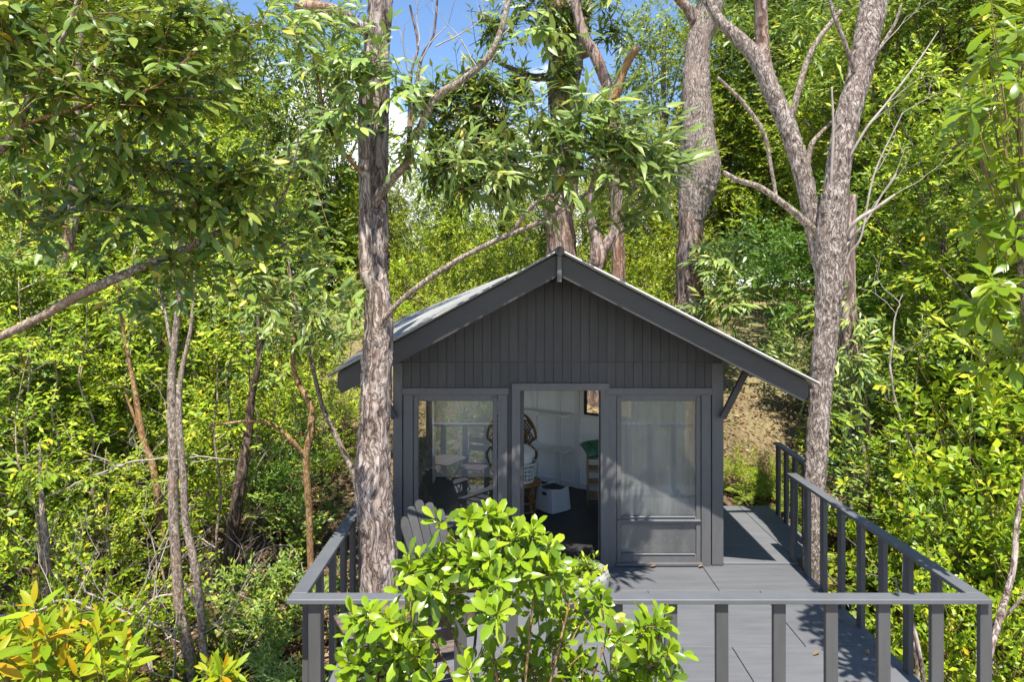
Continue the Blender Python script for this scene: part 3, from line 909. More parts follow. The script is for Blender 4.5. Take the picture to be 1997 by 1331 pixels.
th = np.linspace(0, math.pi, 9); ph = np.linspace(0, 2 * math.pi, 19)[:-1]
cv = []
for t_ in th:
    for p_ in ph:
        r_ = .175 * (1 + .16 * math.sin(3 * p_ + 2 * t_) + .1 * math.sin(5 * p_ - 3 * t_))
        cv.append((r_ * math.sin(t_) * math.cos(p_), r_ * math.sin(t_) * math.sin(p_), .16 * math.cos(t_) * (1 + .2 * math.sin(2 * p_)) + .06 * math.sin(t_) * math.cos(p_)))
cf = []
for i in range(8):
    for k in range(18): cf.append((i * 18 + k, (i + 1) * 18 + k, (i + 1) * 18 + (k + 1) % 18, i * 18 + (k + 1) % 18))
co = MB().add(cv, cf, True).build('folded_laundry', M['cloth'], None)
co.location = (.20, 9.72, .82)
tag(co, 'crumpled white linen heaped in the plastic washing basket', 'laundry')

# peacock chair
pc = thing('peacock_chair', 'brown wicker peacock chair with a tall rounded woven back inside the shed', 'chair', (.06, 10.45, .022))
rimp = [(.36 * math.sin(a) * (1.05 if math.cos(a) > 0 else .8), .12 + .10 * max(0, math.cos(a)), .88 - .42 * -math.cos(a)) for a in np.linspace(-2.6, 2.6, 30)]
MB().tube(rimp, .022, 8).build('back_rim', M['rattan'], pc, local=True)
lat = MB()
for k in range(-16, 17):
    x0 = k * .042
    for sg in (-1, 1):
        pts_ = []
        for q in np.linspace(0, 1, 7):
            x = x0 + sg * (q - .5) * .55; z = .5 + q * .8
            if ((x / .36) ** 2 + ((z - .88) / .43) ** 2) < .97: pts_.append((x, .13 + .08 * max(0, (z - .88) / .4) + sg * .004, z))
        if len(pts_) > 1: lat.tube(pts_, .0125, 4)
for rr_ in (.62, .30):
    lat.tube([(rr_ * .36 * math.sin(a), .14 + .05 * max(0, math.cos(a)), .86 + rr_ * .42 * math.cos(a)) for a in np.linspace(0, 2 * math.pi, 20)], .010, 5)
lat.build('woven_back', M['rattan'], pc, local=True)
MB().lathe([(0, .40), (.27, .40), (.29, .42), (.27, .44), (0, .435)], n=24).build('seat', M['rattan'], pc, local=True)
MB().lathe([(.25, .0), (.19, .12), (.15, .22), (.19, .31), (.27, .40)], n=24).build('pedestal', M['rattan'], pc, local=True)
for sg in (-1, 1):
    wires(MB(), [(sg * .33, .12, .75), (sg * .38, -.05, .69), (sg * .34, -.24, .62), (sg * .26, -.2, .43)], .02, 10, 7).build('arm', M['rattan'], pc, local=True)

# bamboo shelf stand with cushion
bs_ = thing('bamboo_stand', 'pale bamboo stand with open shelves by the white inner wall', 'shelf', (1.36, 10.15, .022), rotz=R(-8))
for x in (-.17, .17):
    for y in (-.13, .13):
        MB().tube([(x, y, 0), (x, y, .74)], .016, 7).build('post', M['rattan_pale'], bs_, local=True)
for z in (.14, .34, .54, .73):
    sh = MB()
    for y in np.linspace(-.12, .12, 7): sh.tube([(-.17, y, z), (.17, y, z)], .012, 5)
    sh.tube([(-.17, -.145, z - .02), (.17, -.145, z - .02)], .011, 5)
    sh.build('bamboo_shelf', M['rattan_pale'], bs_, local=True)
sl = MB()
for x in np.linspace(-.13, .13, 5): sl.tube([(x, -.14, .14), (x, -.14, .22)], .008, 5)
sl.tube([(-.17, -.14, .23), (.17, -.14, .23)], .010, 5)
sl.build('gallery_rail', M['rattan_pale'], bs_, local=True)
cu = []
nu, nv = 13, 13
for sgn in (1, -1):
    for i in range(nu):
        for j in range(nv):
            a_, b_ = i / (nu - 1) * 2 - 1, j / (nv - 1) * 2 - 1
            hgt = .075 * (max(0, 1 - a_ ** 4) * max(0, 1 - b_ ** 4)) ** .5
            pin = 1 - .10 * (1 - abs(a_)) * abs(b_) ** 3 - .10 * (1 - abs(b_)) * abs(a_) ** 3
            cu.append((a_ * .23 * pin, b_ * .21 * pin, sgn * hgt))
cf = []
for o_ in (0, nu * nv):
    for i in range(nu - 1):
        for j in range(nv - 1):
            q = (o_ + i * nv + j, o_ + (i + 1) * nv + j, o_ + (i + 1) * nv + j + 1, o_ + i * nv + j + 1)
            cf.append(q if o_ == 0 else q[::-1])
cush = MB().add(cu, cf, True).build('cushion', M['cushion'])
cush.location = (1.34, 10.13, .86); cush.rotation_euler = (R(14), R(-5), R(10))
tag(cush, 'green striped cushion lying on top of the bamboo stand', 'cushion')

# ------------------------------------------------------------------ things on the deck
def adirondack(loc, rz, label, mat, mat2):
    t = thing('adirondack_chair', label, 'chair', loc, rotz=rz)
    tilt = np.array((0, .50, .866))
    for k in range(5):
        a = (k - 2) * R(2.6)
        base = np.array(((k - 2) * .092, .16, .17))
        d_ = np.array((math.sin(a), 0, 0)) + tilt * math.cos(a)
        L__ = .97 - .05 * abs(k - 2) ** 1.5
        side = np.cross(d_, (0, -.866, .5)); side /= np.linalg.norm(side)
        nn = np.cross(side, d_)
        poly = []
        for x, z in ((-.043, 0), (.043, 0), (.060, L__ - .05), (.045, L__ - .012), (0, L__), (-.045, L__ - .012), (-.060, L__ - .05)):
            poly.append((x, z))
        vv_ = [base + side * x + d_ * z + nn * o for o in (-.011, .011) for x, z in poly]
        n_ = len(poly)
        ff_ = [tuple(range(n_))[::-1], tuple(range(n_, 2 * n_))] + [(i, (i + 1) % n_, n_ + (i + 1) % n_, n_ + i) for i in range(n_)]
        MB().add(vv_, ff_).build('back_slat', mat, t, local=True)
    for k in range(6):
        y = -.42 + k * .095
        z = .385 - (y + .42) * .36
        MB().box((0, y, z), (.52, .082, .02), np.array(Matrix.Rotation(-.35, 3, 'X')), bev=.003).build('seat_slat', mat, t, local=True)
    for sg in (-1, 1):
        ap = [(sg * .26, .34), (sg * .26, -.30), (sg * .24, -.43), (sg * .29, -.50), (sg * .37, -.50), (sg * .41, -.42), (sg * .39, -.2), (sg * .34, .34)]
        if sg > 0: ap = ap[::-1]
        n_ = len(ap)
        MB().add([(x, y, .555) for x, y in ap] + [(x, y, .578) for x, y in ap], [tuple(range(n_))[::-1], tuple(range(n_, 2 * n_))] + [(i, (i + 1) % n_, n_ + (i + 1) % n_, n_ + i) for i in range(n_)]).build('armrest', mat2, t, local=True)
        MB().box((sg * .275, -.40, .276), (.025, .09, .55), bev=.003).build('front_leg', mat, t, local=True)
        MB().bar((sg * .245, -.44, .33), (sg * .245, .52, .03), .025, .11, up=(0, 0, 1), bev=.003).build('side_rail', mat, t, local=True)
        MB().bar((sg * .275, .30, .02), (sg * .275, .24, .553), .025, .08, up=(0, 1, 0)).build('rear_leg', mat, t, local=True)
    MB().bar((-.30, .29, .52), (.30, .29, .52), .025, .07).build('back_rail', mat, t, local=True)
    return t


adirondack((-.62, 6.86, 0), R(36), 'charcoal slatted adirondack chair beside the left window, half hidden by the bush', M['chair'], M['chair_dark']).scale = (.86, .9, .96)

# stone bowl planter with grassy plant
bowl = thing('stone_planter', 'rough round grey stone bowl planter in front of the doorway', 'planter', (.76, 7.0, 0))
bowl.scale = (.9, .9, .86)
prof = [(0.0, 0.0), (.20, 0.0), (.27, .10), (.305, .24), (.315, .36), (.30, .415), (.265, .425), (.235, .40), (.22, .34), (0, .33)]
MB().lathe(prof, n=36).build('bowl', M['stone'], bowl, local=True)
MB().lathe([(0, .372), (.12, .368), (.228, .352)], n=20).build('soil', M['soil'], bowl, local=True)

# bistro table and chair by the front left corner
bt = thing('bistro_table', 'low folding table with a worn brown plank top on black legs, behind the front railing', 'table', (-1.02, 5.42, 0), rotz=R(28))
for k in range(5):
    MB().box((-.24 + k * .12, 0, .585), (.112, .56, .022), bev=.006).build('top_slat', M['brown_wood'], bt, local=True)
for sg in (-1, 1):
    for q in (-1, 1):
        MB().tube([(sg * .22, q * .25, .572), (sg * .22 * .9, -q * .25, .012)], .011, 7).build('leg', M['metal'], bt, local=True)
MB().tube([(-.2, .25, .012), (.2, .25, .012)], .010, 7).build('foot_bar', M['metal'], bt, local=True)
MB().tube([(-.2, -.25, .012), (.2, -.25, .012)], .010, 7).build('foot_bar', M['metal'], bt, local=True)
bc = thing('folding_chair', 'folding chair with brown slats on black bent metal legs behind the bush', 'chair', (-.52, 5.32, 0), rotz=R(200))
for k in range(5):
    MB().box((0, -.16 + k * .08, .45), (.40, .07, .018), bev=.005).build('seat_slat', M['brown_wood'], bc, local=True)
for z in (.68, .80):
    MB().box((0, .235 + (z - .45) * .15, z), (.38, .018, .09), bev=.005).build('back_slat', M['brown_wood'], bc, local=True)
for sg in (-1, 1):
    wires(MB(), [(sg * .2, .28, .88), (sg * .2, .22, .5), (sg * .2, -.2, .01)], .011, 10, 7).build('leg', M['metal'], bc, local=True)
    wires(MB(), [(sg * .185, -.18, .436), (sg * .185, .05, .24), (sg * .185, .25, .01)], .011, 8, 7).build('leg', M['metal'], bc, local=True)
    MB().tube([(sg * .2, -.2, .012), (sg * .2, -.12, .012)], .011, 6).build('foot', M['metal'], bc, local=True)

# ------------------------------------------------------------------ vegetation tools
def unit(a):
    return a / (np.linalg.norm(a, axis=-1, keepdims=True) + 1e-12)


def rdir(n):
    return unit(rng.normal(size=(n, 3)))


PROFILES = {  # t, half width (fraction of W/2)
    'ellipse': [(.25, .82), (.5, 1.0), (.78, .66)],
    'lance': [(.2, .85), (.42, 1.0), (.74, .52)],
    'obovate': [(.35, .55), (.62, .95), (.86, .80)],
}


def leaf_template(prof, wr, curv, fold, lod):
    """unit leaf along +x, returns verts, faces"""
    if lod == 2:
        p = PROFILES[prof]
        t = [0] + [a for a, _ in p] + [1]
        w = [b for _, b in p]
        z = [-curv * a * a for a in t]
        v = [(t[i], 0, z[i]) for i in range(5)]
        for sg in (1, -1):
            for i in range(3):
                v.append((t[i + 1], sg * w[i] * wr / 2, z[i + 1] + fold * w[i] * wr / 2))
        f = [(0, 1, 5), (1, 2, 6, 5), (2, 3, 7, 6), (3, 4, 7), (0, 8, 1), (1, 8, 9, 2), (2, 9, 10, 3), (3, 10, 4)]
    elif lod == 1:
        m = {'ellipse': .5, 'lance': .4, 'obovate': .66}[prof]
        v = [(0, 0, 0), (m, 0, -curv * m * m), (1, 0, -curv), (m, wr / 2, -curv * m * m + fold * wr / 2), (m, -wr / 2, -curv * m * m + fold * wr / 2)]
        f = [(0, 1, 3), (1, 2, 3), (0, 4, 1), (1, 4, 2)]
    else:
        v = [(0, 0, 0), (.5, -wr / 2, -curv * .25 + .02), (1, 0, -curv), (.5, wr / 2, -curv * .25 - .02)]
        f = [(0, 1, 2, 3)]
    return np.array(v, float), f


def leaf_arrays(P_, D, N, L):
    D = unit(D); S = unit(np.cross(N, D)); N2 = np.cross(D, S)
    return D, S, N2


def leaves_mesh(name, Lf, tmpl, mat):
    """Lf = (P, D, N, L): all leaves in one mesh"""
    P_, D, N, L = Lf
    D, S, N2 = leaf_arrays(P_, D, N, L)
    tv, tf = tmpl
    V = P_[:, None] + L[:, None, None] * (tv[None, :, :1] * D[:, None] + tv[None, :, 1:2] * S[:, None] + tv[None, :, 2:] * N2[:, None])
    n = len(P_); k = len(tv)
    fl = np.concatenate([np.array(f) for f in tf])
    fs = np.cumsum([0] + [len(f) for f in tf])[:-1]
    loops = (fl[None] + (np.arange(n) * k)[:, None]).ravel()
    starts = (fs[None] + (np.arange(n) * len(fl))[:, None]).ravel()
    return np_mesh(name, V.reshape(-1, 3), loops, starts, mat)


def cat(*ls):
    return tuple(np.concatenate([l[i] for l in ls]) for i in range(4))


def sprays(O, D, tl, nl, L, ang=.9, droop=.25, lift=.15, jit=.35, ljit=.25):
    """alternate leaves along straight twigs"""
    T = len(O); D = unit(D)
    up = np.array((0, 0, 1.0))
    s = unit(np.cross(D, up) + 1e-6)
    tl = np.broadcast_to(tl, (T,))
    j = np.arange(nl)
    t = (j + .7) / (nl - .3)
    sg = np.where(j % 2, 1, -1)
    a = ang * (1 - .6 * t ** 2)
    dd = D[:, None] * np.cos(a)[None, :, None] + s[:, None] * (sg * np.sin(a))[None, :, None]
    dd = dd + rng.normal(size=dd.shape) * jit * .5 + up * (lift - droop * rng.random((T, nl, 1)) * 1.6)
    pos = O[:, None] + D[:, None] * (tl[:, None] * t[None])[..., None]
    nrm = np.broadcast_to(up + np.array((0, -.65, 0)), dd.shape) + rng.normal(size=dd.shape) * jit
    LL = L * (1 + ljit * rng.normal(size=(T, nl))).clip(.5, 1.6) * (1 - .25 * t[None] ** 3)
    return pos.reshape(-1, 3), unit(dd).reshape(-1, 3), nrm.reshape(-1, 3), LL.ravel()


def rosettes(O, D, nl, L, a0=.35, a1=1.5, stem=.10, jit=.15):
    T = len(O); D = unit(D)
    ref = unit(np.cross(D, rdir(T)))
    w = np.cross(D, ref)
    j = np.arange(nl)
    az = j[None] * 2.39996 + rng.random((T, 1)) * 6.28
    a = a0 + (a1 - a0) * (j / (nl - 1))[None] + rng.normal(size=(T, nl)) * jit
    rad = ref[:, None] * np.cos(az)[..., None] + w[:, None] * np.sin(az)[..., None]
    dd = D[:, None] * np.cos(a)[..., None] + rad * np.sin(a)[..., None]
    nrm = D[:, None] * np.sin(a)[..., None] - rad * np.cos(a)[..., None] + rng.normal(size=dd.shape) * .12
    pos = O[:, None] - D[:, None] * (stem * j / nl)[None, :, None] + dd * .008
    LL = L * (.72 + .4 * (j / nl))[None] * (1 + .18 * rng.normal(size=(T, nl))).clip(.6, 1.4)
    return pos.reshape(-1, 3), dd.reshape(-1, 3), nrm.reshape(-1, 3), LL.ravel()


def sticks_mesh(name, segs, mat, sides=4):
    """segs: list of (P0, P1, r0, r1) -> one mesh"""
    P0 = np.array([s[0] for s in segs]); P1 = np.array([s[1] for s in segs])
    r0 = np.array([s[2] for s in segs]); r1 = np.array([s[3] for s in segs])
    d = unit(P1 - P0)
    u = unit(np.cross(d, np.where(np.abs(d[:, 2:3]) > .9, np.array([[1., 0, 0]]), np.array([[0, 0, 1.]]))))
    w = np.cross(d, u)
    a = np.arange(sides) * 2 * math.pi / sides
    ring = np.cos(a)[None, :, None] * u[:, None] + np.sin(a)[None, :, None] * w[:, None]
    V = np.concatenate([P0[:, None] + ring * r0[:, None, None], P1[:, None] + ring * r1[:, None, None]], 1)
    n = len(segs)
    q = np.array([[k, (k + 1) % sides, sides + (k + 1) % sides, sides + k] for k in range(sides)])
    loops = (q.ravel()[None] + (np.arange(n) * 2 * sides)[:, None]).ravel()
    return np_mesh(name, V.reshape(-1, 3), loops, np.arange(n * sides) * 4, mat)


def polyseg(pts, r0, r1):
    pts = np.asarray(pts); n = len(pts)
    rr = np.linspace(r0, r1, n)
    return [(pts[i], pts[i + 1], rr[i], rr[i + 1]) for i in range(n - 1)]


def grow(p, d, length, r, depth, segs, tips, bend=.35, split=3, spread=.7, up=.08, seg=5):
    """a random branching twig"""
    p = np.array(p, float); d = np.array(d, float)
    step = length / seg
    pts = [p.copy()]
    for i in range(seg):
        d = d + rng.normal(size=3) * bend * .35 + np.array((0, 0, up))
        d /= np.linalg.norm(d)
        p = p + d * step
        pts.append(p.copy())
    r1 = r * .5
    segs += polyseg(pts, r, r1)
    if depth == 0:
        tips.append((pts[-1], d)); return
    for k in range(split):
        i = int(rng.integers(2, seg + 1)) if k else seg
        nd = d + rng.normal(size=3) * spread
        nd /= np.linalg.norm(nd)
        grow(pts[i], nd, length * rng.uniform(.5, .8), max(r1, .0022) * .9, depth - 1, segs, tips, bend, split, spread, up, max(3, seg - 1))


def rough_trunk(name, pts, rad, mat, off, sides=36, step=.035, amp=.10, fy=.22, seed=1, fl=.35, freq=16):
    """a trunk with ridged, flaking bark as relief"""
    pts = np.asarray(pts, float); rad = np.asarray(rad, float)
    full = np.column_stack([pts, rad])
    seglen = np.linalg.norm(np.diff(pts, axis=0), axis=1).sum()
    n = int(max(12, min(420, seglen / step)))
    s = spline(full, n)
    c, r = s[:, :3], s[:, 3]
    # a wandering centre line
    wob = np.stack([vnoise(np.column_stack([c[:, 2] * 1.3 + k * 17, c[:, 2] * 0, c[:, 2] * 0]), seed + k) - .5 for k in range(2)], 1)
    c = c + np.column_stack([wob[:, 0], wob[:, 1], np.zeros(n)]) * r[:, None] * .35
    d, u, w = frames_along(c)
    a = np.arange(sides) * 2 * math.pi / sides
    ring = np.cos(a)[None, :, None] * u[:, None] + np.sin(a)[None, :, None] * w[:, None]
    q = (c[:, None] + ring * r[:, None, None]).reshape(-1, 3)
    k = np.array((freq, freq, freq * fy))
    n1 = vnoise(q * k, seed); n2 = vnoise(q * k * 2.3, seed + 5); n0 = vnoise(q * np.array((3, 3, 1.5)), seed + 9)
    ridge = 1 - np.abs(2 * n1 - 1) * 1.6
    flake = ((vnoise(q * np.array((freq * .7, freq * .7, freq * .30)), seed + 11) * 3.0) % 1.0)
    dsp = 1 + amp * (ridge * .6 + (n2 - .5) * .7) + .24 * (n0 - .5) + amp * fl * 1.5 * flake
    v = (c[:, None] + ring * (r[:, None] * dsp.reshape(n, sides))[..., None]).reshape(-1, 3)
    i = (np.arange(n - 1)[:, None] * sides + np.arange(sides)[None])
    j = (np.arange(n - 1)[:, None] * sides + (np.arange(sides)[None] + 1) % sides)
    loops = np.stack([i, j, j + sides, i + sides], -1).reshape(-1)
    cap = np.arange(n * sides - sides, n * sides)
    loops = np.concatenate([loops, cap])
    starts = np.concatenate([np.arange((n - 1) * sides) * 4, [(n - 1) * sides * 4]])
    return np_mesh(name, v - np.array(off), loops, starts, mat)


def PX(lst, Y=None):
    """[(px, py, width px[, Y])] -> points, radii"""
    pts, rad = [], []
    for e in lst:
        y = e[3] if len(e) > 3 else Y
        pts.append(P(e[0], e[1], y)); rad.append(e[2] / 2 * y / FPX)
    return np.array(pts), np.array(rad)


def in_view(P_):
    px = VPX + P_[:, 0] / np.maximum(P_[:, 1], .1) * FPX
    py = VPY + (CAMZ - P_[:, 2]) / np.maximum(P_[:, 1], .1) * FPX
    return (px > 5) & (px < 1992) & (py > 5) & (py < 1326) & (P_[:, 1] > .5)


def leaf_parts(parent, Lf, tmpl, mat, count=300, label=None):
    """the leaves that show largest become objects, the rest one part of kind stuff"""
    P_, D, N, L = Lf
    off = BASE[parent.name]
    score = L / np.maximum(P_[:, 1], .3) * in_view(P_) * (0.3 + rng.random(len(L)))
    order = np.argsort(-score)
    pick = order[:count]; pick = pick[score[pick] > 0]
    rest = np.setdiff1d(np.arange(len(L)), pick)
    Dn, S, N2 = leaf_arrays(P_, D, N, L)
    me = bpy.data.meshes.new('leaf')
    me.from_pydata(tmpl[0].tolist(), [], tmpl[1])
    me.polygons.foreach_set('use_smooth', np.ones(len(tmpl[1]), bool))
    me.materials.append(mat)
    proto = bpy.data.objects.new('leaf', me)
    first = True
    for i in pick:
        o = proto if first else proto.copy()
        first = False
        COL.objects.link(o)
        o.parent = parent
        m4 = Matrix.Identity(4)
        for r_ in range(3):
            m4[r_][0] = Dn[i, r_] * L[i]; m4[r_][1] = S[i, r_] * L[i]; m4[r_][2] = N2[i, r_] * L[i]; m4[r_][3] = P_[i, r_] - off[r_]
        o.matrix_local = m4
    if len(rest):
        link_mesh('foliage', leaves_mesh('foliage', (P_[rest] - off, D[rest], N[rest], L[rest]), tmpl, mat), parent, kind='stuff')


T_ELL2 = leaf_template('ellipse', .36, .16, .30, 2)
T_LAN2 = leaf_template('lance', .24, .28, .25, 2)
T_OBO2 = leaf_template('obovate', .41, .2, .26, 2)
T_ELL1 = leaf_template('ellipse', .40, .14, .28, 1)
T_LAN1 = leaf_template('lance', .27, .2, .25, 1)
T_OBO1 = leaf_template('obovate', .46, .12, .22, 1)
T_LOW = leaf_template('ellipse', .46, .15, .0, 0)
T_BLADE = leaf_template('lance', .07, .55, .15, 2)


def clump_sprays(c, r, nt, tl, nl, L, flat=.7, out=1.0, up=.15, **kw):
    """twigs through an ellipsoid clump, pointing outwards"""
    d = rdir(nt)
    q = d * (rng.random((nt, 1)) ** .45) * r
    q[:, 2] *= flat
    O = np.asarray(c) + q
    D = unit(d * out + rng.normal(size=(nt, 3)) * .45 + np.array((0, 0, up)))
    return O, D, sprays(O - D * tl * .5, D, tl * rng.uniform(.7, 1.3, nt), nl, L, **kw)


# ------------------------------------------------------------------ kinds of forest tree and shrub (built once, then copied)
def proto_tree(seed, H, crown_r, zlo, ncl, twigs, nl, L, lmat, bmat, trunk_r=.16, tmpl=None, cl=(.55, .95), lean=.3, sq=.75):
    global rng
    rng = np.random.default_rng(seed)
    lx, ly = rng.normal(size=2) * lean
    tp = np.array([(0, 0, -.5), (lx * .2, ly * .2, H * .25), (lx * .6, ly * .5, H * .55), (lx, ly, H * .92)])
    tr = np.array([trunk_r * 1.15, trunk_r, trunk_r * .7, trunk_r * .15])
    mb = MB()
    sp = spline(np.column_stack([tp, tr]), 14)
    mb.tube(sp[:, :3], sp[:, 3], 10)
    parts = []
    for k in range(ncl):
        zz = zlo + (H - zlo) * (k + rng.random()) / ncl
        f = (zz - zlo) / (H - zlo)
        env = crown_r * (.55 + .9 * f * (1 - f) * 1.9) * rng.uniform(.25, 1.0)
        a = k * 2.4 + rng.random()
        i = int(np.clip((zz - .6) / H * 13, 2, 13))
        c = sp[i, :3] * np.array((1, 1, 0)) + np.array((env * math.cos(a), env * math.sin(a), zz))
        b0 = sp[max(1, i - 2), :3]
        mid = (b0 + c) / 2 + rng.normal(size=3) * .15 + np.array((0, 0, .1))
        mb.tube(spline([b0, mid, c], 6), np.linspace(sp[max(1, i - 2), 3] * .5, .012, 6), 5, caps=False)
        r_ = crown_r * rng.uniform(*cl) * .62
        parts.append(clump_sprays(c, r_, twigs, L * 3.2, nl, L, flat=sq)[2])
    return mb.mesh('trunk', bmat), leaves_mesh('crown', cat(*parts), tmpl or T_LOW, lmat)


def proto_shrub(seed, H, r, stems, twigs, nl, L, lmat, bmat, tmpl=None, ros=False, top=.0):
    global rng
    rng = np.random.default_rng(seed)
    segs, tips = [], []
    for k in range(stems):
        a = k * 2.4 + rng.random(); q = rng.random()
        d = np.array((math.cos(a) * (.25 + .5 * q), math.sin(a) * (.25 + .5 * q), 1.0))
        grow((math.cos(a) * .1 * r, math.sin(a) * .1 * r, -.15), d / np.linalg.norm(d), H * rng.uniform(.4, .62), .012 * H ** .5, 2, segs, tips, .4, 3, .55, .06)
    O = np.array([t[0] for t in tips]); D = np.array([t[1] for t in tips])
    idx = rng.integers(0, len(O), twigs)
    O2 = O[idx] + rng.normal(size=(twigs, 3)) * r * .16
    D2 = unit(D[idx] + rng.normal(size=(twigs, 3)) * .6 + np.array((0, -.35, .25)))
    if ros:
        Lf = rosettes(O2 + D2 * L, D2, nl, L, .3, 1.5, L * .6)
    else:
        Lf = sprays(O2, D2, L * 3, nl, L, lift=.25)
    return sticks_mesh('stems', segs, bmat, 4), leaves_mesh('foliage', Lf, tmpl or T_ELL1, lmat)


def proto_fern(seed, nfr, L, lmat):
    global rng
    rng = np.random.default_rng(seed)
    parts, segs = [], []
    for k in range(nfr):
        a = k * 2.4 + rng.random() * .5
        e = rng.uniform(.5, 1.15)
        d = np.array((math.cos(a) * math.cos(e), math.sin(a) * math.cos(e), math.sin(e)))
        n_ = 22
        t = np.linspace(0, 1, n_)
        LL = L * rng.uniform(.7, 1.15)
        c = d[None] * (t * LL)[:, None]
        c[:, 2] -= .5 * LL * t ** 2.2
        segs += polyseg(c, .006, .002)
        tang = unit(np.gradient(c, axis=0)); s = unit(np.cross(tang, (0, 0, 1.0)))
        for sg in (1, -1):
            D = unit(s * sg + tang * .45 + rng.normal(size=(n_, 3)) * .1)
            parts.append((c[2:], D[2:], (np.array((0, 0, 1.0)) + rng.normal(size=(n_, 3)) * .15)[2:], (.24 * LL * np.sin(np.pi * (t * .88 + .1)) ** .7)[2:]))
    return sticks_mesh('stems', segs, M['twig'], 3), leaves_mesh('fronds', cat(*parts), leaf_template('lance', .26, .15, .15, 1), lmat)


def proto_tuft(seed, nb, L, lmat, tm=None, spread=.5):
    global rng
    rng = np.random.default_rng(seed)
    D = unit(np.column_stack([rng.normal(size=(nb, 2)) * spread, np.ones(nb)]))
    O = np.column_stack([rng.normal(size=(nb, 2)) * L * .08, np.full(nb, -.03)])
    N = np.column_stack([-D[:, 2] * D[:, 0], -D[:, 2] * D[:, 1], 1 - D[:, 2] ** 2]) + .05
    N = -unit(np.column_stack([D[:, 0], D[:, 1], -.2 * np.ones(nb)]))
    return leaves_mesh('blades', (O, D, N, L * rng.uniform(.5, 1.1, nb)), tm or T_BLADE, lmat)


def proto_dead(seed, H, stems, bmat=None):
    global rng
    rng = np.random.default_rng(seed)
    segs, tips = [], []
    for k in range(stems):
        a = rng.random() * 6.28
        d = np.array((math.cos(a) * .6, math.sin(a) * .6, 1.0))
        grow((0, 0, -.1), d / np.linalg.norm(d), H * rng.uniform(.4, .7), .009 * H, 2, segs, tips, .5, 3, .6, .05)
    return sticks_mesh('stems', segs, bmat or M['dead'], 4)


F = [proto_tree(11, 13, 3.0, 1.6, 34, 52, 11, .24, M['lf_forest'], M['bark_dark'], tmpl=leaf_template('lance', .34, .2, 0, 0)),
     proto_tree(12, 11, 2.8, 1.2, 36, 84, 12, .14, M['lf_forest_light'], M['bark_grey']),
     proto_tree(13, 14, 3.3, 2.6, 34, 66, 12, .20, M['lf_forest'], M['bark_brown']),
     proto_tree(14, 9, 2.6, .7, 30, 70, 12, .15, M['lf_yellow'], M['bark_dark'], .11)]
MT = [proto_tree(21, 7.5, 1.9, .8, 26, 48, 11, .15, M['lf_shrub'], M['bark_grey'], .07, T_ELL1),
      proto_tree(22, 6.5, 1.7, .6, 24, 46, 11, .14, M['lf_dark'], M['bark_dark'], .06, T_ELL1)]
S = {'twiggy': proto_shrub(31, 2.3, 1.0, 6, 330, 8, .085, M['lf_shrub'], M['twig']),
     'light': proto_shrub(32, 2.0, .95, 6, 230, 8, .115, M['lf_yellow'], M['twig'], T_OBO1, True),
     'dark': proto_shrub(33, 1.8, .9, 5, 230, 9, .14, M['lf_dark'], M['twig']),
     'long': proto_shrub(34, 1.8, .9, 5, 210, 9, .18, M['lf_long'], M['twig'], T_LAN1),
     'bright': proto_shrub(36, 2.4, .9, 7, 420, 9, .10, M['lf_bright'], M['twig']),
     'green': proto_shrub(35, 2.2, 1.0, 6, 330, 9, .10, M['lf_forest_light'], M['twig'])}
FERN = [proto_fern(41, 11, .8, M['lf_fern']), proto_fern(42, 9, .65, M['lf_fern'])]
TUFT = [proto_tuft(51, 60, .55, M['lf_grass']), proto_tuft(52, 45, .8, M['lf_grass'])]
SNAKE = proto_tuft(53, 22, .8, M['lf_snake'], leaf_template('lance', .11, .05, .3, 2), .16)
def proto_sapling(seed, H, lmat, L, nt):
    global rng
    rng = np.random.default_rng(seed)
    mb = MB()
    pts = [np.array((0, 0, -.3))]
    for q in range(9):
        pts.append(pts[-1] + np.array((rng.normal() * .09, rng.normal() * .09, H / 9)))
    sp = spline(pts, 28)
    mb.tube(sp, np.linspace(.028, .006, 28), 6)
    O, D = [], []
    for q in range(9):
        i = int(rng.integers(8, 27)); a = rng.random() * 6.28
        d = np.array((math.cos(a), math.sin(a), .7)); e = sp[i] + d * rng.uniform(.25, .6)
        mb.tube([sp[i], (sp[i] + e) / 2 + np.array((0, 0, -.03)), e], [.011, .008, .004], 5, caps=False)
        for w in range(nt):
            f = rng.uniform(.3, 1.1)
            O.append(sp[i] + (e - sp[i]) * f + rng.normal(size=3) * .10); D.append(d + rng.normal(size=3) * .6)
    Lf = sprays(np.array(O), np.array(D), L * 3, 8, L, droop=.4)
    return mb.mesh('trunk', M['bark_straw']), leaves_mesh('foliage', Lf, T_ELL1, lmat)


SAP = [proto_sapling(71, 4.6, M['lf_shrub'], .12, 9), proto_sapling(72, 3.8, M['lf_forest_light'], .10, 10), proto_sapling(73, 5.2, M['lf_yellow'], .11, 8)]
DEAD = [proto_dead(61, 1.6, 4), proto_dead(62, 2.2, 3), proto_dead(63, 1.2, 5)]
rng = np.random.default_rng(99)


def copy_in(name, meshes, names, x, y, s, rz, label, category, group=None, z=None, lean=(0, 0), kinds=()):
    """meshes are shared by every copy of the kind"""
    zz = float(gz(np.array([x]), np.array([y]))[0]) if z is None else z
    t = thing(name, label, category, (x, y, zz), group, rz)
    t.scale = (s, s, s * rng.uniform(.93, 1.08))
    t.rotation_euler = (lean[0], lean[1], rz)
    for me, nm in zip(meshes, names):
        o = bpy.data.objects.new(nm, me)
        COL.objects.link(o)
        o.parent = t
        if nm in ('crown', 'foliage', 'fronds', 'blades', 'stems'): o['kind'] = 'stuff'
    return t


def xat(px, Y): return (px - VPX) * Y / FPX


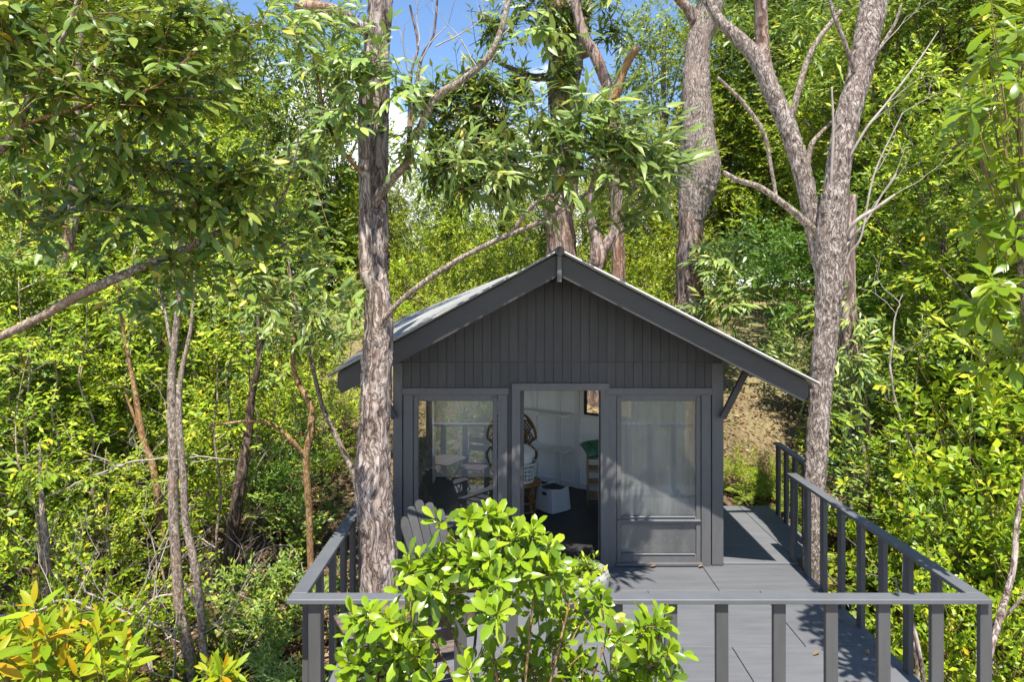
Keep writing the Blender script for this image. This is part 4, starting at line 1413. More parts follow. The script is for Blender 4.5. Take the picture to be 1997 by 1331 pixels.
def forest(k, px, Y, s, label, group):
    copy_in('forest_tree', F[k], ('trunk', 'crown'), xat(px, Y), Y, s, rng.uniform(-1.0, 1.0), label, 'tree', group)


def midtree(k, px, Y, s, label, group, lean=(0, 0)):
    copy_in('slim_tree', MT[k], ('trunk', 'crown'), xat(px, Y), Y, s, rng.uniform(-1.0, 1.0), label, 'tree', group, lean=lean)


def shrub(kind, px, Y, s, label, group, dz=0):
    x = xat(px, Y)
    z = float(gz(np.array([x]), np.array([Y]))[0]) + dz
    copy_in('shrub', S[kind], ('stems', 'foliage'), x, Y, s, rng.uniform(-1.0, 1.0), label, 'shrub', group, z=z)


def fern(px, Y, s, label, group):
    copy_in('fern', FERN[int(rng.integers(2))], ('stems', 'fronds'), xat(px, Y), Y, s, rng.random() * 6.28, label, 'fern', group)


# far forest: left, middle (low, so the sky shows) and right
for px, Y, k, s in [(-60, 24, 0, 1.1), (110, 27, 2, 1.1), (260, 23, 1, 1.15), (385, 28, 0, .95), (-150, 19, 1, 1), (30, 19, 3, 1.1), (190, 18, 0, .85), (340, 18, 1, .8), (470, 21, 3, .72), (-200, 33, 2, 1.2), (180, 35, 0, 1.2), (400, 38, 2, .95)]:
    forest(k, px, Y, s, 'tall leafy forest tree in the left background', 'forest trees on the left')
for px, Y, k, s in [(640, 26, 3, .55), (540, 25, 1, .5), (760, 24, 1, .46), (880, 27, 3, .66), (980, 29, 0, .50), (1060, 25, 1, .46), (1180, 28, 3, .66), (1240, 25, 1, .58), (700, 36, 0, .55), (860, 38, 2, .5), (1010, 40, 0, .5), (1160, 37, 1, .6), (590, 40, 0, .6)]:
    forest(k, px, Y, s, 'low bushy tree under the open sky behind the shed', 'low trees behind the shed')
for px, Y, k, s in [(1300, 30, 1, 1.1), (1420, 33, 0, 1.1), (1530, 31, 2, 1.1), (1660, 27, 1, 1.1), (1780, 23, 0, 1.05), (1900, 25, 2, 1.1), (2050, 21, 1, 1.1), (1740, 17, 1, .8), (1870, 16, 0, .8), (2010, 15, 3, 1.0), (1640, 20, 3, .95), (2150, 28, 2, 1.2), (1480, 40, 2, 1.2), (1700, 38, 0, 1.3)]:
    forest(k, px, Y, s, 'tall leafy forest tree in the right background', 'forest trees on the right')

for i, px in enumerate(range(-500, 2500, 105)):
    forest((0, 3, 1, 2)[i % 4], px + float(rng.uniform(-30, 30)), 48 + float(rng.uniform(-3, 5)), (.52 if 450 < px < 1290 else 1.5) * float(rng.uniform(.9, 1.1)), 'distant tree in the dense forest wall closing the view', 'distant forest trees')

for i, px in enumerate(range(-300, 2400, 90)):
    shrub(('green', 'light', 'twiggy')[i % 3], px + float(rng.uniform(-30, 30)), 36 + float(rng.uniform(-3, 6)), 2.2 * float(rng.uniform(.85, 1.2)), 'distant bush at the foot of the forest wall', 'distant bushes')

# middle distance, left
for px, Y, k, s in [(600, 24, 0, 1.4), (530, 22, 1, 1.35), (665, 27, 0, 1.2), (40, 12, 0, .85), (170, 13.5, 1, .85), (300, 12.5, 0, .75), (430, 14.5, 0, .75), (560, 15.5, 1, .6), (-40, 9.5, 1, .75), (110, 10.2, 0, .6)]:
    midtree(k, px, Y, s, 'slim young tree behind the long bare limb', 'slim trees on the left')
for px, Y, k, s in [(1830, 11.5, 0, .85), (1960, 11, 1, .9), (1880, 13.5, 0, .9), (2050, 9.5, 0, .8)]:
    midtree(k, px, Y, s, 'slim leafy tree behind the yellow green shrubs', 'slim trees on the right')

# undergrowth shrubs, each its own object
LG = 'wild shrubs in the undergrowth on the left'
for kind, px, Y, s in [('twiggy', 60, 8.2, .95), ('green', 190, 8.9, .9), ('light', 30, 7.0, .85), ('twiggy', 330, 9.6, .8), ('green', 120, 10.6, 1.0), ('dark', 260, 10.8, .9),
                       ('twiggy', 430, 10.4, .75), ('green', 370, 11.6, .9), ('light', 210, 7.4, .7), ('twiggy', 520, 11.4, .75), ('light', 480, 12.8, .8), ('green', 590, 12.6, .65),
                       ('twiggy', 640, 10.8, .5), ('dark', 560, 9.6, .55), ('light', 90, 6.3, .6), ('twiggy', 0, 9.6, 1.1), ('green', 300, 13.4, 1.1), ('light', 420, 13.6, .9),
                       ('twiggy', 150, 12.4, 1.1), ('light', 620, 15.2, .6), ('green', 40, 11.4, 1.2), ('twiggy', 670, 12.6, .45), ('light', 250, 9.2, .6), 
                       ('twiggy', 560, 14.0, .8), ('green', 670, 17, .7), ('light', 740, 18, .6), ('long', 560, 6.6, .42), ('dark', 500, 7.6, .5), ('dark', 600, 7.9, .5), ('bright', 550, 10.4, .6), ('bright', 200, 12.8, .8)]:
    shrub(kind, px, Y, s, 'wild shrub in the tangled undergrowth left of the shed', LG)
for kind, px, Y, s in [('green', 800, 20, .9), ('light', 860, 19, .8), ('green', 930, 21, 1.0), ('light', 1010, 19.5, .8), ('twiggy', 1080, 21, .9), ('light', 1210, 18.5, .8), ('green', 1270, 19, 1.0),
                       ('twiggy', 1250, 17.0, .7), ('light', 780, 17, .6), ('green', 900, 17, .7), ('light', 1140, 18, .6), ('green', 850, 23, 1.2), ('light', 970, 24, 1.2), ('green', 1050, 23, 1.2), ('green', 1150, 22, 1.2), ('light', 1230, 22, 1.2), ('green', 1290, 22, 1.2), ('light', 740, 21, 1.0), ('green', 800, 25, 1.3), ('light', 1300, 16.5, .8), ('green', 1245, 15.6, .7), ('light', 1190, 21, 1.1), ('light', 900, 26, 1.3)]:
    shrub(kind, px, Y, s, 'sunlit bush showing over the shed roof', 'bushes behind the shed roof')
for px, Y, s in [(1560, 16.5, 1.35), (1545, 18.5, 1.3), (1600, 15.2, 1.0)]:
    shrub('bright', px, Y, s, 'dense green bush at the clearing edge by the grey trunk', 'bushes at the clearing edge')
for kind, px, Y, s in [('green', 1650, 12.2, .5), ('long', 1640, 13.6, .9), ('dark', 1760, 12.0, 1.1), ('long', 1790, 9.6, .9), ('dark', 1900, 10.2, 1.4), ('long', 1960, 8.0, .8)]:
    shrub(kind, px, Y, s, 'green shrub around the stout brown trunk at right', 'shrubs round the brown trunk')
for px, Y, s in [(1800, 8.6, .95), (1900, 8.2, 1.1), (1990, 7.6, 1.15), (1850, 9.6, 1.15), (1960, 9.0, 1.3), (1880, 6.9, .7), (2010, 6.4, .8), (1790, 7.6, .5), (1850, 7.9, .8), (1770, 8.4, .7), (1990, 8.6, 1.4)]:
    shrub('light', px, Y, s, 'yellow green shrub outside the right deck railing', 'yellow green shrubs right of the deck')
for px, Y, s in [(1450, 11.0, .7), (1530, 11.2, .7), (1560, 11, .7), (1510, 10.8, .7), (1580, 10.4, .8), (1480, 11.3, .6)]:
    fern(px, Y, s, 'feathery fern in the patch behind the side walkway', 'ferns behind the walkway')
for kind, px, Y, s in [('light', 1440, 11.4, .22), ('green', 1475, 11.6, .24), ('twiggy', 1490, 11.0, .24), ('light', 1520, 11.7, .24), ('green', 1545, 11.5, .26), ('light', 1580, 11.6, .28), ('twiggy', 1425, 11.2, .22), ('green', 1505, 11.4, .22), ('twiggy', 1550, 10.8, .22)]:
    shrub(kind, px, Y, s, 'low leafy plant in the patch behind the side walkway', 'low plants behind the walkway')
for px, Y, s in [(1640, 8.6, .9), (1680, 8.0, .9), (1720, 7.4, .9), (1760, 7.9, .8), (1700, 6.6, .8), (1800, 6.8, .9), (1840, 6.1, .8), (1660, 9.4, 1.), (1930, 5.7, .8), (1960, 6.2, 1), (1740, 8.7, 1), (1890, 6.4, .9), (1620, 9.6, .8)]:
    fern(px, Y, s, 'green fern growing below the right deck railing', 'ferns below the right railing')
for px, Y, s in [(390, 7.2, 1.0), (440, 7.6, .9), (420, 6.6, 1.0), (500, 7.8, .7), (350, 8.4, .8)]:
    copy_in('grass_tuft', (TUFT[int(rng.integers(2))],), ('blades',), xat(px, Y), Y, s, rng.random() * 6, 'tuft of long grass at the thin left trunks', 'grass', 'grass tufts on the left')
for px, Y, s in [(60, 7.4, 1.0), (110, 7.2, 1.1), (85, 6.9, .9), (215, 7.6, .9), (20, 7.0, 1.0)]:
    copy_in('snake_plant', (SNAKE,), ('blades',), xat(px, Y), Y, s, rng.random() * 6, 'dark upright sword leaved plant in the lower left shade', 'plant', 'sword leaved plants')
for px, Y, s in [(130, 8.0, 1.0), (260, 7.8, .9), (60, 7.2, .8), (330, 9.0, 1.0), (480, 9.6, .9), (560, 10.6, .9), (20, 8.8, 1.1), (210, 9.8, 1.1), (410, 9.0, .8), (620, 9.8, .6), (100, 9.4, 1.2), (290, 11, 1.1), (170, 7.2, .9), (230, 6.8, .8), (300, 7.6, .9), (350, 6.9, .7), (50, 8.0, 1.1), (150, 8.8, 1.2), (450, 8.6, .8), (30, 6.6, .8)]:
    copy_in('dead_shrub', (DEAD[int(rng.integers(3))],), ('stems',), xat(px, Y), Y, s, rng.random() * 6, 'leafless tangle of dead twigs in the left undergrowth', 'dead shrub', 'dead twigs on the left')
for px, Y, s in [(1750, 10.5, 1.1), (1830, 7.8, .8), (1900, 7.4, .7), (1700, 7.4, .6), (1960, 8.6, 1.0), (1650, 10.2, .8)]:
    copy_in('dead_shrub', (DEAD[int(rng.integers(3))],), ('stems',), xat(px, Y), Y, s, rng.random() * 6, 'leafless pale twigs among the shrubs at right', 'dead shrub', 'dead twigs on the right')

for k, px, Y, s in [(0, 60, 8.6, 1), (1, 130, 9.4, 1), (2, 205, 8.8, .9), (0, 240, 10.4, 1), (1, 290, 9.8, .9), (2, 310, 11.2, 1), (0, 420, 9.2, .85), (1, 455, 10.6, 1), (2, 500, 10.2, .8), (1, 540, 11.8, .8),
                    (0, 570, 10.8, .7), (1, 640, 11.2, .6), (0, 10, 9.8, 1.1), (2, 160, 11.2, 1.1), (1, 395, 12, .9), (2, 650, 13.4, .7), (0, 680, 14.5, .6), (2, 95, 7.6, .75), (1, 225, 7.8, .7)]:
    copy_in('sapling', SAP[k], ('trunk', 'foliage'), xat(px, Y), Y, s, rng.uniform(-1, 1), 'thin straw coloured sapling in the sunlit wood at left', 'sapling', 'thin saplings on the left')
for k, px, Y, s in [(1, 1790, 10.2, 1), (2, 1850, 11.4, 1.1), (1, 1930, 10.4, 1.1), (0, 1980, 9.4, 1)]:
    copy_in('sapling', SAP[k], ('trunk', 'foliage'), xat(px, Y), Y, s, rng.uniform(-1, 1), 'thin straw coloured sapling behind the right shrubs', 'sapling', 'thin saplings on the right')

# leaf litter, lawn blades and weeds: nobody could count these
n_ = 60000
Yl = rng.uniform(5.0, 15, n_); Xl = rng.uniform(-1.1, 1.1, n_) * Yl * .8
keep = ~((Xl > -1.6) & (Xl < 3.9) & (Yl > 4.6) & (Yl < 11.5))
Xl, Yl = Xl[keep], Yl[keep]
Zl = gz(Xl, Yl) + .015
nl_ = len(Xl)
Dl = rdir(nl_) * np.array((1, 1, .35)); Nl = rdir(nl_) * .5 + np.array((0, 0, 1.0))
tag(link_mesh('leaf_litter', leaves_mesh('leaf_litter', (np.column_stack([Xl, Yl, Zl]), Dl, Nl, rng.uniform(.05, .13, nl_)), T_ELL1, M['lf_litter'])), 'dry brown fallen leaves covering the forest floor', 'leaf litter', kind='stuff')
n_ = 30000
Yl = 12 + 16 * rng.random(n_) ** 1.3; Xl = rng.uniform(-.35, .55, n_) * Yl
keep = (vnoise(np.column_stack([Xl * .6, Yl * .6, Xl * 0]), 4) > .42) & ~((Xl > -1.6) & (Xl < 3) & (Yl < 12.3))
Xl, Yl = Xl[keep], Yl[keep]; nl_ = len(Xl)
Dl = unit(rng.normal(size=(nl_, 3)) * np.array((.6, .6, .2)) + np.array((0, 0, .8)))
tag(link_mesh('grass', leaves_mesh('grass', (np.column_stack([Xl, Yl, gz(Xl, Yl)]), Dl, rdir(nl_), rng.uniform(.04, .12, nl_)), leaf_template('lance', .12, .3, .1, 0), M['lf_grass'])), 'short dry grass on the clearing behind the shed', 'grass', kind='stuff')
n_ = 700
Yl = rng.uniform(5.2, 14, n_); Xl = -rng.uniform(.24, .8, n_) * Yl
Xr = rng.uniform(.42, .8, n_) * Yl
Xw = np.concatenate([Xl[:420], Xr[:320]]); Yw = np.concatenate([Yl[:420], Yl[:320]])
keep = ~((Xw > -1.7) & (Xw < 4.0))
Xw, Yw = Xw[keep], Yw[keep]
Ow = np.column_stack([Xw, Yw, gz(Xw, Yw) + rng.uniform(.05, .28, len(Xw))])
tag(link_mesh('ground_cover', leaves_mesh('ground_cover', rosettes(Ow, rdir(len(Ow)) * .4 + np.array((0, 0, 1.)), 9, .10, .4, 1.6, .1), T_ELL1, M['lf_shrub'])), 'low leafy weeds scattered over the forest floor', 'weeds', kind='stuff')
# the wooded slope below and behind the viewpoint (seen mirrored in the window glass)
parts = []
for k in range(70):
    yy = rng.uniform(-16, -1.5); xx = rng.uniform(-9, 11)
    zz = float(gz(np.array([xx]), np.array([yy]))[0])
    hh = rng.uniform(1.0, 3.0) + max(0, (-yy - 3)) * .25
    parts.append(clump_sprays((xx, yy, zz + hh), rng.uniform(.9, 1.5), 60, .5, 9, .17, flat=1.3)[2])
tag(link_mesh('undergrowth', leaves_mesh('undergrowth', cat(*parts), T_LOW, M['lf_forest_light'])), 'leafy thicket on the slope before the deck mirrored in the window panes', 'undergrowth', kind='stuff')

# ------------------------------------------------------------------ the trees with trunks of their own
def big_tree(name, label, stems, mat, base, catg='tree', sides=36, amp=.10, freq=16, group=None, seed=1, part='trunk', fy=.22):
    """stems: list of (part name, list of (px, py, width px, Y), sides, step)"""
    t = thing(name, label, catg, base, group)
    for i, (pn, lst, sd, mt, am) in enumerate(stems):
        pts, rad = PX(lst)
        link_mesh(pn, rough_trunk(pn, pts, rad * .91, mt, base, sd, max(.02, rad.mean() * .17), am, fy, seed + i * 13, .35, freq), t)
    return t


BP, BG, BB, BD, BL, BO = (M[k] for k in ('bark_pale', 'bark_grey', 'bark_brown', 'bark_dark', 'bark_limb', 'bark_orange'))

# 1. the flaky trunk that grows up through the deck
Yt = 6.35
b1 = tuple(P(737, 1300, Yt))
t1 = big_tree('paperbark_tree', 'tall flaky barked tree growing up through the deck at the left front of the shed', [
    ('trunk', [(745, 1480, 84, Yt), (740, 1250, 76, Yt), (737, 1100, 71, Yt), (732, 980, 67, Yt), (731, 850, 65, Yt), (734, 720, 63, Yt), (737, 640, 58, Yt), (735, 575, 50, Yt), (733, 520, 34, Yt)], 52, BP, .15),
    ('trunk', [(738, 650, 30, Yt + .02), (736, 600, 46, Yt + .02), (735, 540, 50, Yt), (731, 470, 50, Yt), (733, 380, 44, Yt + .05), (738, 300, 40, Yt + .1), (736, 200, 42, Yt + .15), (732, 110, 46, Yt + .2), (738, 20, 50, Yt + .25), (745, -80, 48, Yt + .3), (760, -300, 42, Yt + .4)], 44, M['bark_upper'], .15),
    ('trunk_stem', [(728, 600, 20, Yt - .08), (716, 520, 28, Yt - .12), (712, 430, 27, Yt - .12), (711, 330, 25, Yt - .1), (709, 230, 23, Yt - .05), (712, 160, 20, Yt), (722, 90, 12, Yt + .1)], 22, BP, .09),
    ('branch', [(735, 655, 11.2, Yt - .1), (752, 620, 12, Yt - .15), (790, 580, 11.2, Yt - .2), (850, 535, 11.2, Yt - .25), (920, 492, 11.2, Yt - .3), (1000, 455, 10.4, Yt - .35), (1060, 430, 9.6, Yt - .4), (1110, 400, 8, Yt - .4), (1160, 368, 6.4, Yt - .4), (1215, 340, 4.8, Yt - .4), (1262, 330, 3.2, Yt - .4), (1310, 312, 2.4, Yt - .4)], 12, BL, .07),
    ('branch', [(1000, 452, 9, Yt - .35), (1018, 425, 9, Yt - .4), (1045, 395, 8, Yt - .45), (1075, 375, 6, Yt - .5)], 9, BL, .06),
    ('branch', [(1150, 372, 7, Yt - .4), (1162, 330, 6, Yt - .45), (1170, 280, 5, Yt - .5), (1180, 240, 3, Yt - .5)], 8, BL, .06),
    ('branch', [(728, 400, 18, Yt - .05), (742, 375, 20, Yt - .1), (768, 345, 18, Yt - .15), (795, 312, 17, Yt - .2), (815, 255, 15, Yt - .25), (850, 190, 16, Yt - .3), (895, 160, 15, Yt - .35), (940, 125, 14, Yt - .4), (965, 90, 13, Yt - .4), (985, 30, 13, Yt - .4), (1000, -60, 10, Yt - .4)], 14, BL, .06),
    ('branch', [(712, 345, 10, Yt - .1), (690, 320, 9, Yt - .2), (655, 275, 8, Yt - .3), (632, 215, 6, Yt - .35), (620, 150, 5, Yt - .4), (600, 85, 3, Yt - .4)], 9, BO, .05),
    ('broken_limb', [(728, 60, 26, Yt + .2), (700, 52, 26, Yt + .1), (672, 30, 25, Yt), (640, 16, 23, Yt - .1), (600, 12, 22, Yt - .2), (575, 14, 18, Yt - .2)], 16, BP, .1),
    ('branch', [(792, 318, 10, Yt - .2), (803, 240, 8, Yt), (820, 120, 7, Yt + .2), (845, 70, 5, Yt + .3), (853, 0, 4, Yt + .4)], 8, BD, .06),
    ('branch', [(795, 330, 8, Yt - .2), (802, 150, 6, Yt + .2), (815, 90, 5, Yt + .3), (800, 10, 4, Yt + .4)], 8, BD, .06),
], BP, b1, seed=3, freq=24)
# bare twigs against the sky
segs, tips = [], []
for (px, py, dx, dz) in [(803, 240, .3, 1), (820, 120, .4, .8), (850, 90, .8, .5), (802, 150, -.3, 1), (815, 90, .1, 1), (895, 160, .7, .2), (940, 125, .6, .6), (930, 130, -.5, .7)]:
    grow(P(px, py, Yt), unit(np.array((dx, 0.2, dz))), .5, .008, 2, segs, tips, .4, 2, .5, .03)
link_mesh('bare_twigs', sticks_mesh('bare_twigs', [(a - np.array(b1), b - np.array(b1), c, d_) for a, b, c, d_ in segs], M['dead'], 4), t1, kind='stuff')


def px_clumps(lst, L, nl=11, tlk=3.4, **kw):
    """lst of (px, py, rx px, ry px, Y, twigs): leaf sprays filling those places"""
    out, seg = [], []
    for px, py, rx, ry, Y, nt in lst:
        nt = max(3, int(nt * kw.get('dens', 1)))
        c = P(px, py, Y)
        d = rdir(nt) * (rng.random((nt, 1)) ** .5)
        O = c + d * np.array((rx, (rx + ry) * .35, ry)) * Y / FPX
        D = unit(d + rng.normal(size=(nt, 3)) * .55 + np.array(kw.get('bias', (0, 0, 0))))
        tl = L * tlk * rng.uniform(.7, 1.25, nt)
        out.append(sprays(O - D * (tl * .5)[:, None], D, tl, nl, L, **{k: v for k, v in kw.items() if k not in ('bias', 'dens')}))
        for o, dd, q in zip(O, D, tl):
            seg.append((o - dd * q * .65, o + dd * q * .5, .0042, .0015))
    return cat(*out), seg


def add_twigs(seg, parent, mat):
    off = BASE[parent.name]
    link_mesh('twigs', sticks_mesh('twigs', [(a - off, b - off, c, d_) for a, b, c, d_ in seg], mat, 3), parent, kind='stuff')


Lf, seg = px_clumps([(1010, 300, 130, 90, 6.1, 34), (1120, 250, 120, 70, 6.0, 40), (1200, 290, 110, 80, 5.9, 40), (1130, 330, 140, 70, 6.0, 34), (1260, 290, 80, 60, 5.9, 30), (1180, 220, 80, 40, 5.9, 24), (1060, 240, 70, 50, 6.0, 20), (1290, 350, 60, 40, 5.9, 12), (920, 300, 60, 60, 6.2, 12),
                     (960, 350, 70, 70, 6.2, 12), (1220, 420, 90, 60, 6.0, 14), (1330, 330, 40, 40, 6.0, 7)], .19, 10, 3.2, bias=(.6, 0, .1), ang=.65, droop=.22, dens=.62)
L2, s2 = px_clumps([(660, 120, 70, 60, 6.0, 16), (720, 130, 60, 60, 6.0, 12), (640, 220, 60, 60, 5.9, 14), (790, 190, 60, 50, 6.0, 10), (800, 270, 50, 60, 6.0, 8), (590, 290, 50, 70, 5.8, 12), (700, 560, 50, 60, 6.0, 5), (690, 180, 60, 70, 5.9, 12), (1040, 60, 90, 60, 5.9, 10), (640, 40, 60, 40, 6.0, 9)], .15, 9, 2.9, droop=.4)
leaf_parts(t1, Lf, T_LAN2, M['lf_long'], 190)
leaf_parts(t1, L2, leaf_template('ellipse', .33, .2, .25, 2), M['lf_long'], 105)
add_twigs(seg + s2, t1, M['twig'])

# 2. trunk behind the shed, right of the ridge
b2 = tuple(P(1345, 640, 15.5))
t2 = big_tree('paperbark_tree', 'thick grey and rust trunk with a swollen knee rising behind the right roof slope', [
    ('trunk', [(1347, 700, 64, 15.5), (1345, 610, 56, 15.5), (1345, 540, 50, 15.5), (1347, 470, 48, 15.5), (1349, 420, 50, 15.5), (1354, 385, 58, 15.5), (1362, 355, 66, 15.5)], 44, BB, .12),
    ('trunk', [(1350, 430, 44, 15.5), (1356, 385, 64, 15.5), (1365, 345, 76, 15.5), (1368, 305, 74, 15.5), (1366, 262, 65, 15.5), (1362, 200, 54, 15.5), (1360, 130, 50, 15.5), (1366, 70, 48, 15.5), (1385, 10, 52, 15.5), (1400, -60, 48, 15.5), (1420, -240, 40, 15.5)], 44, BG, .13),
    ('branch', [(1365, 60, 26, 15.5), (1345, 20, 22, 15.4), (1318, -10, 18, 15.3), (1290, -60, 12, 15.2)], 14, BB, .08)], BB, b2, seed=31, fy=.1)
Lf, seg = px_clumps([(1400, 520, 50, 50, 14.6, 26), (1430, 580, 40, 50, 14.4, 24), (1390, 600, 40, 40, 14.4, 14), (1420, 480, 50, 40, 15, 16)], .27, 9, 2.4, droop=.5)
link_mesh('foliage', leaves_mesh('foliage', (Lf[0] - np.array(b2), *Lf[1:]), T_LAN1, M['lf_long']), t2, kind='stuff')
add_twigs(seg, t2, M['twig'])

# 3. forked grey tree at the right of the deck
Yf = 7.9
b3 = tuple(P(1590, 1120, Yf))
t3 = big_tree('forked_tree', 'forked grey rough barked tree standing at the gap in the right deck railing', [
    ('trunk', [(1588, 1330, 48, Yf), (1588, 1180, 46, Yf), (1587, 1080, 44, Yf), (1588, 950, 42, Yf), (1592, 850, 43, Yf), (1600, 760, 44, Yf), (1606, 690, 45, Yf), (1613, 620, 47, Yf), (1617, 560, 52, Yf), (1620, 500, 56, Yf), (1622, 440, 54, Yf), (1629, 370, 46, Yf), (1640, 290, 45, Yf), (1656, 220, 44, Yf + .05), (1676, 150, 44, Yf + .1), (1688, 80, 46, Yf + .15), (1700, 20, 50, Yf + .2), (1712, -60, 46, Yf + .2), (1740, -280, 40, Yf + .2)], 46, BG, .12),
    ('trunk_stem', [(1606, 560, 20, Yf + .2), (1598, 500, 30, Yf + .25), (1586, 430, 33, Yf + .3), (1572, 370, 35, Yf + .35), (1556, 310, 36, Yf + .4), (1533, 240, 36, Yf + .45), (1505, 180, 36, Yf + .5), (1478, 120, 34, Yf + .55), (1440, 75, 28, Yf + .6), (1405, 40, 22, Yf + .65), (1370, -20, 18, Yf + .7)], 30, BG, .11),
    ('trunk_stem', [(1500, 160, 26, Yf + .5), (1490, 110, 28, Yf + .55), (1485, 60, 28, Yf + .6), (1482, 0, 26, Yf + .6), (1478, -80, 24, Yf + .6)], 22, BB, .1),
    ('branch', [(1540, 245, 12, Yf + .45), (1556, 180, 13, Yf + .4), (1575, 115, 13, Yf + .4), (1600, 70, 11, Yf + .4), (1640, 20, 9, Yf + .4)], 12, BL, .06),
    ('branch', [(1597, 462, 16, Yf + .15), (1570, 435, 17, Yf + .1), (1530, 400, 14, Yf), (1480, 365, 12, Yf), (1440, 352, 10, Yf), (1410, 335, 8, Yf)], 12, BL, .06),
    ('branch', [(1515, 388, 8, Yf), (1505, 330, 8, Yf), (1490, 260, 9, Yf), (1450, 200, 8, Yf), (1400, 150, 6, Yf)], 9, BL, .06),
    ('branch', [(1575, 330, 11, Yf + .3), (1582, 285, 12, Yf + .3), (1600, 260, 9, Yf + .3), (1625, 235, 6, Yf + .3)], 9, BL, .06),
    ('branch', [(1665, 140, 10, Yf), (1650, 90, 9, Yf - .1), (1630, 40, 8, Yf - .1), (1615, -10, 7, Yf - .1)], 9, BG, .06),
    ('branch', [(1690, 130, 8, Yf), (1715, 95, 8, Yf - .1), (1745, 45, 6, Yf - .1), (1757, 10, 4, Yf - .1)], 8, BG, .06),
    ('branch', [(1650, 460, 8, Yf - .1), (1672, 430, 9, Yf - .2), (1710, 405, 8, Yf - .2), (1745, 380, 5, Yf - .2)], 8, M['dead'], .05),
    ('branch', [(1652, 315, 6, Yf - .1), (1690, 250, 6, Yf - .2), (1730, 200, 5, Yf - .2), (1790, 120, 4, Yf - .2), (1830, 60, 2, Yf - .2)], 7, M['dead'], .05),
    ('branch', [(1636, 560, 6, Yf - .1), (1655, 500, 6, Yf - .1), (1680, 460, 5, Yf - .2), (1705, 340, 4, Yf - .2), (1760, 220, 2, Yf - .2)], 7, M['dead'], .05),
    ('branch', [(1650, 480, 6, Yf - .1), (1690, 430, 5, Yf - .1), (1720, 380, 4, Yf - .1), (1748, 340, 3, Yf - .1)], 7, M['dead'], .05),
    ('branch', [(1618, 420, 6, Yf - .05), (1622, 330, 6, Yf - .1), (1625, 250, 5, Yf - .1), (1622, 170, 4, Yf - .1)], 7, M['dead'], .05),
], BG, b3, seed=57, fy=.4, freq=24)
segs, tips = [], []
for (px, py, dx, dz) in [(1690, 250, .6, .7), (1730, 200, .6, .5), (1705, 340, .5, .6), (1745, 380, .7, .5), (1690, 430, .5, .7), (1720, 380, .3, .8), (1715, 95, .5, .6), (1760, 220, .8, .6)]:
    grow(P(px, py, Yf - .2), unit(np.array((dx, -.1, dz))), .5, .006, 2, segs, tips, .35, 2, .5, .02)
link_mesh('bare_twigs', sticks_mesh('bare_twigs', [(a - np.array(b3), b - np.array(b3), c, d_) for a, b, c, d_ in segs], M['dead'], 4), t3, kind='stuff')
Lf, seg = px_clumps([(1520, 60, 90, 50, 13.0, 26), (1440, 30, 70, 40, 13.0, 18), (1560, 170, 50, 50, 13.0, 14), (1600, 100, 60, 50, 13, 16), (1560, 20, 80, 40, 13, 18)], .22, 10, 3)
link_mesh('foliage', leaves_mesh('foliage', (Lf[0] - np.array(b3), *Lf[1:]), T_LAN1, M['lf_dark']), t3, kind='stuff')

# 4. the big reddish trunk far behind the ridge
b4 = tuple(P(1095, 560, 20))
t4 = big_tree('gum_tree', 'massive reddish brown trunk far behind the roof ridge against the sky', [
    ('trunk', [(1095, 640, 72, 20), (1092, 500, 64, 20), (1092, 430, 60, 20), (1098, 350, 60, 20), (1102, 250, 62, 20), (1102, 180, 66, 20), (1098, 110, 74, 20), (1095, 60, 72, 20), (1098, 0, 66, 20), (1100, -120, 56, 20)], 30, BB, .1),
    ('branch', [(1070, 150, 20, 19.8), (1040, 150, 16, 19.7), (1015, 140, 13, 19.6), (990, 130, 9, 19.5), (950, 110, 6, 19.5)], 10, BD, .06),
    ('branch', [(1120, 110, 18, 19.9), (1150, 95, 24, 19.8), (1140, 60, 18, 19.8), (1150, 0, 16, 19.8)], 10, BB, .06)], BB, b4, seed=71, fy=.1)
Lf, seg = px_clumps([(960, 60, 50, 40, 19, 22), (1010, 170, 40, 30, 19, 25), (930, 180, 70, 60, 18.5, 72), (900, 250, 70, 70, 18.5, 82), (970, 260, 60, 60, 18.5, 72), (880, 330, 80, 60, 18.5, 79), (980, 330, 70, 50, 18.5, 64), (1090, 40, 40, 50, 19, 24), (1100, 140, 25, 60, 19, 22), (1200, 60, 50, 40, 19, 15), (1160, 10, 70, 30, 19, 22), (1040, 20, 60, 40, 19, 22), (840, 200, 30, 50, 18.5, 25)], .40, 10, 2.6, droop=.4)
link_mesh('foliage', leaves_mesh('foliage', (Lf[0] - np.array(b4), *Lf[1:]), T_LAN1, M['lf_dark']), t4, kind='stuff')
add_twigs([(a, b, c * 3, d_ * 3) for a, b, c, d_ in seg], t4, M['bark_dark'])
b5 = tuple(P(1195, 560, 17.5))
t5 = big_tree('forked_tree', 'brown forked limb tree with a broken right arm behind the roof, beside the massive trunk', [
    ('trunk', [(1205, 600, 30, 17.5), (1203, 440, 28, 17.5), (1198, 300, 28, 17.5), (1197, 190, 28, 17.5)], 16, BB, .09),
    ('branch', [(1196, 200, 22, 17.5), (1180, 155, 24, 17.5), (1160, 105, 24, 17.5), (1140, 70, 22, 17.5), (1120, 0, 20, 17.5)], 14, BB, .08),
    ('broken_limb', [(1198, 195, 20, 17.4), (1212, 150, 19, 17.4), (1228, 115, 17, 17.4), (1244, 92, 14, 17.4)], 12, M['bark_orange'], .08)], BB, b5, seed=75)
b6 = tuple(P(1165, 620, 14))
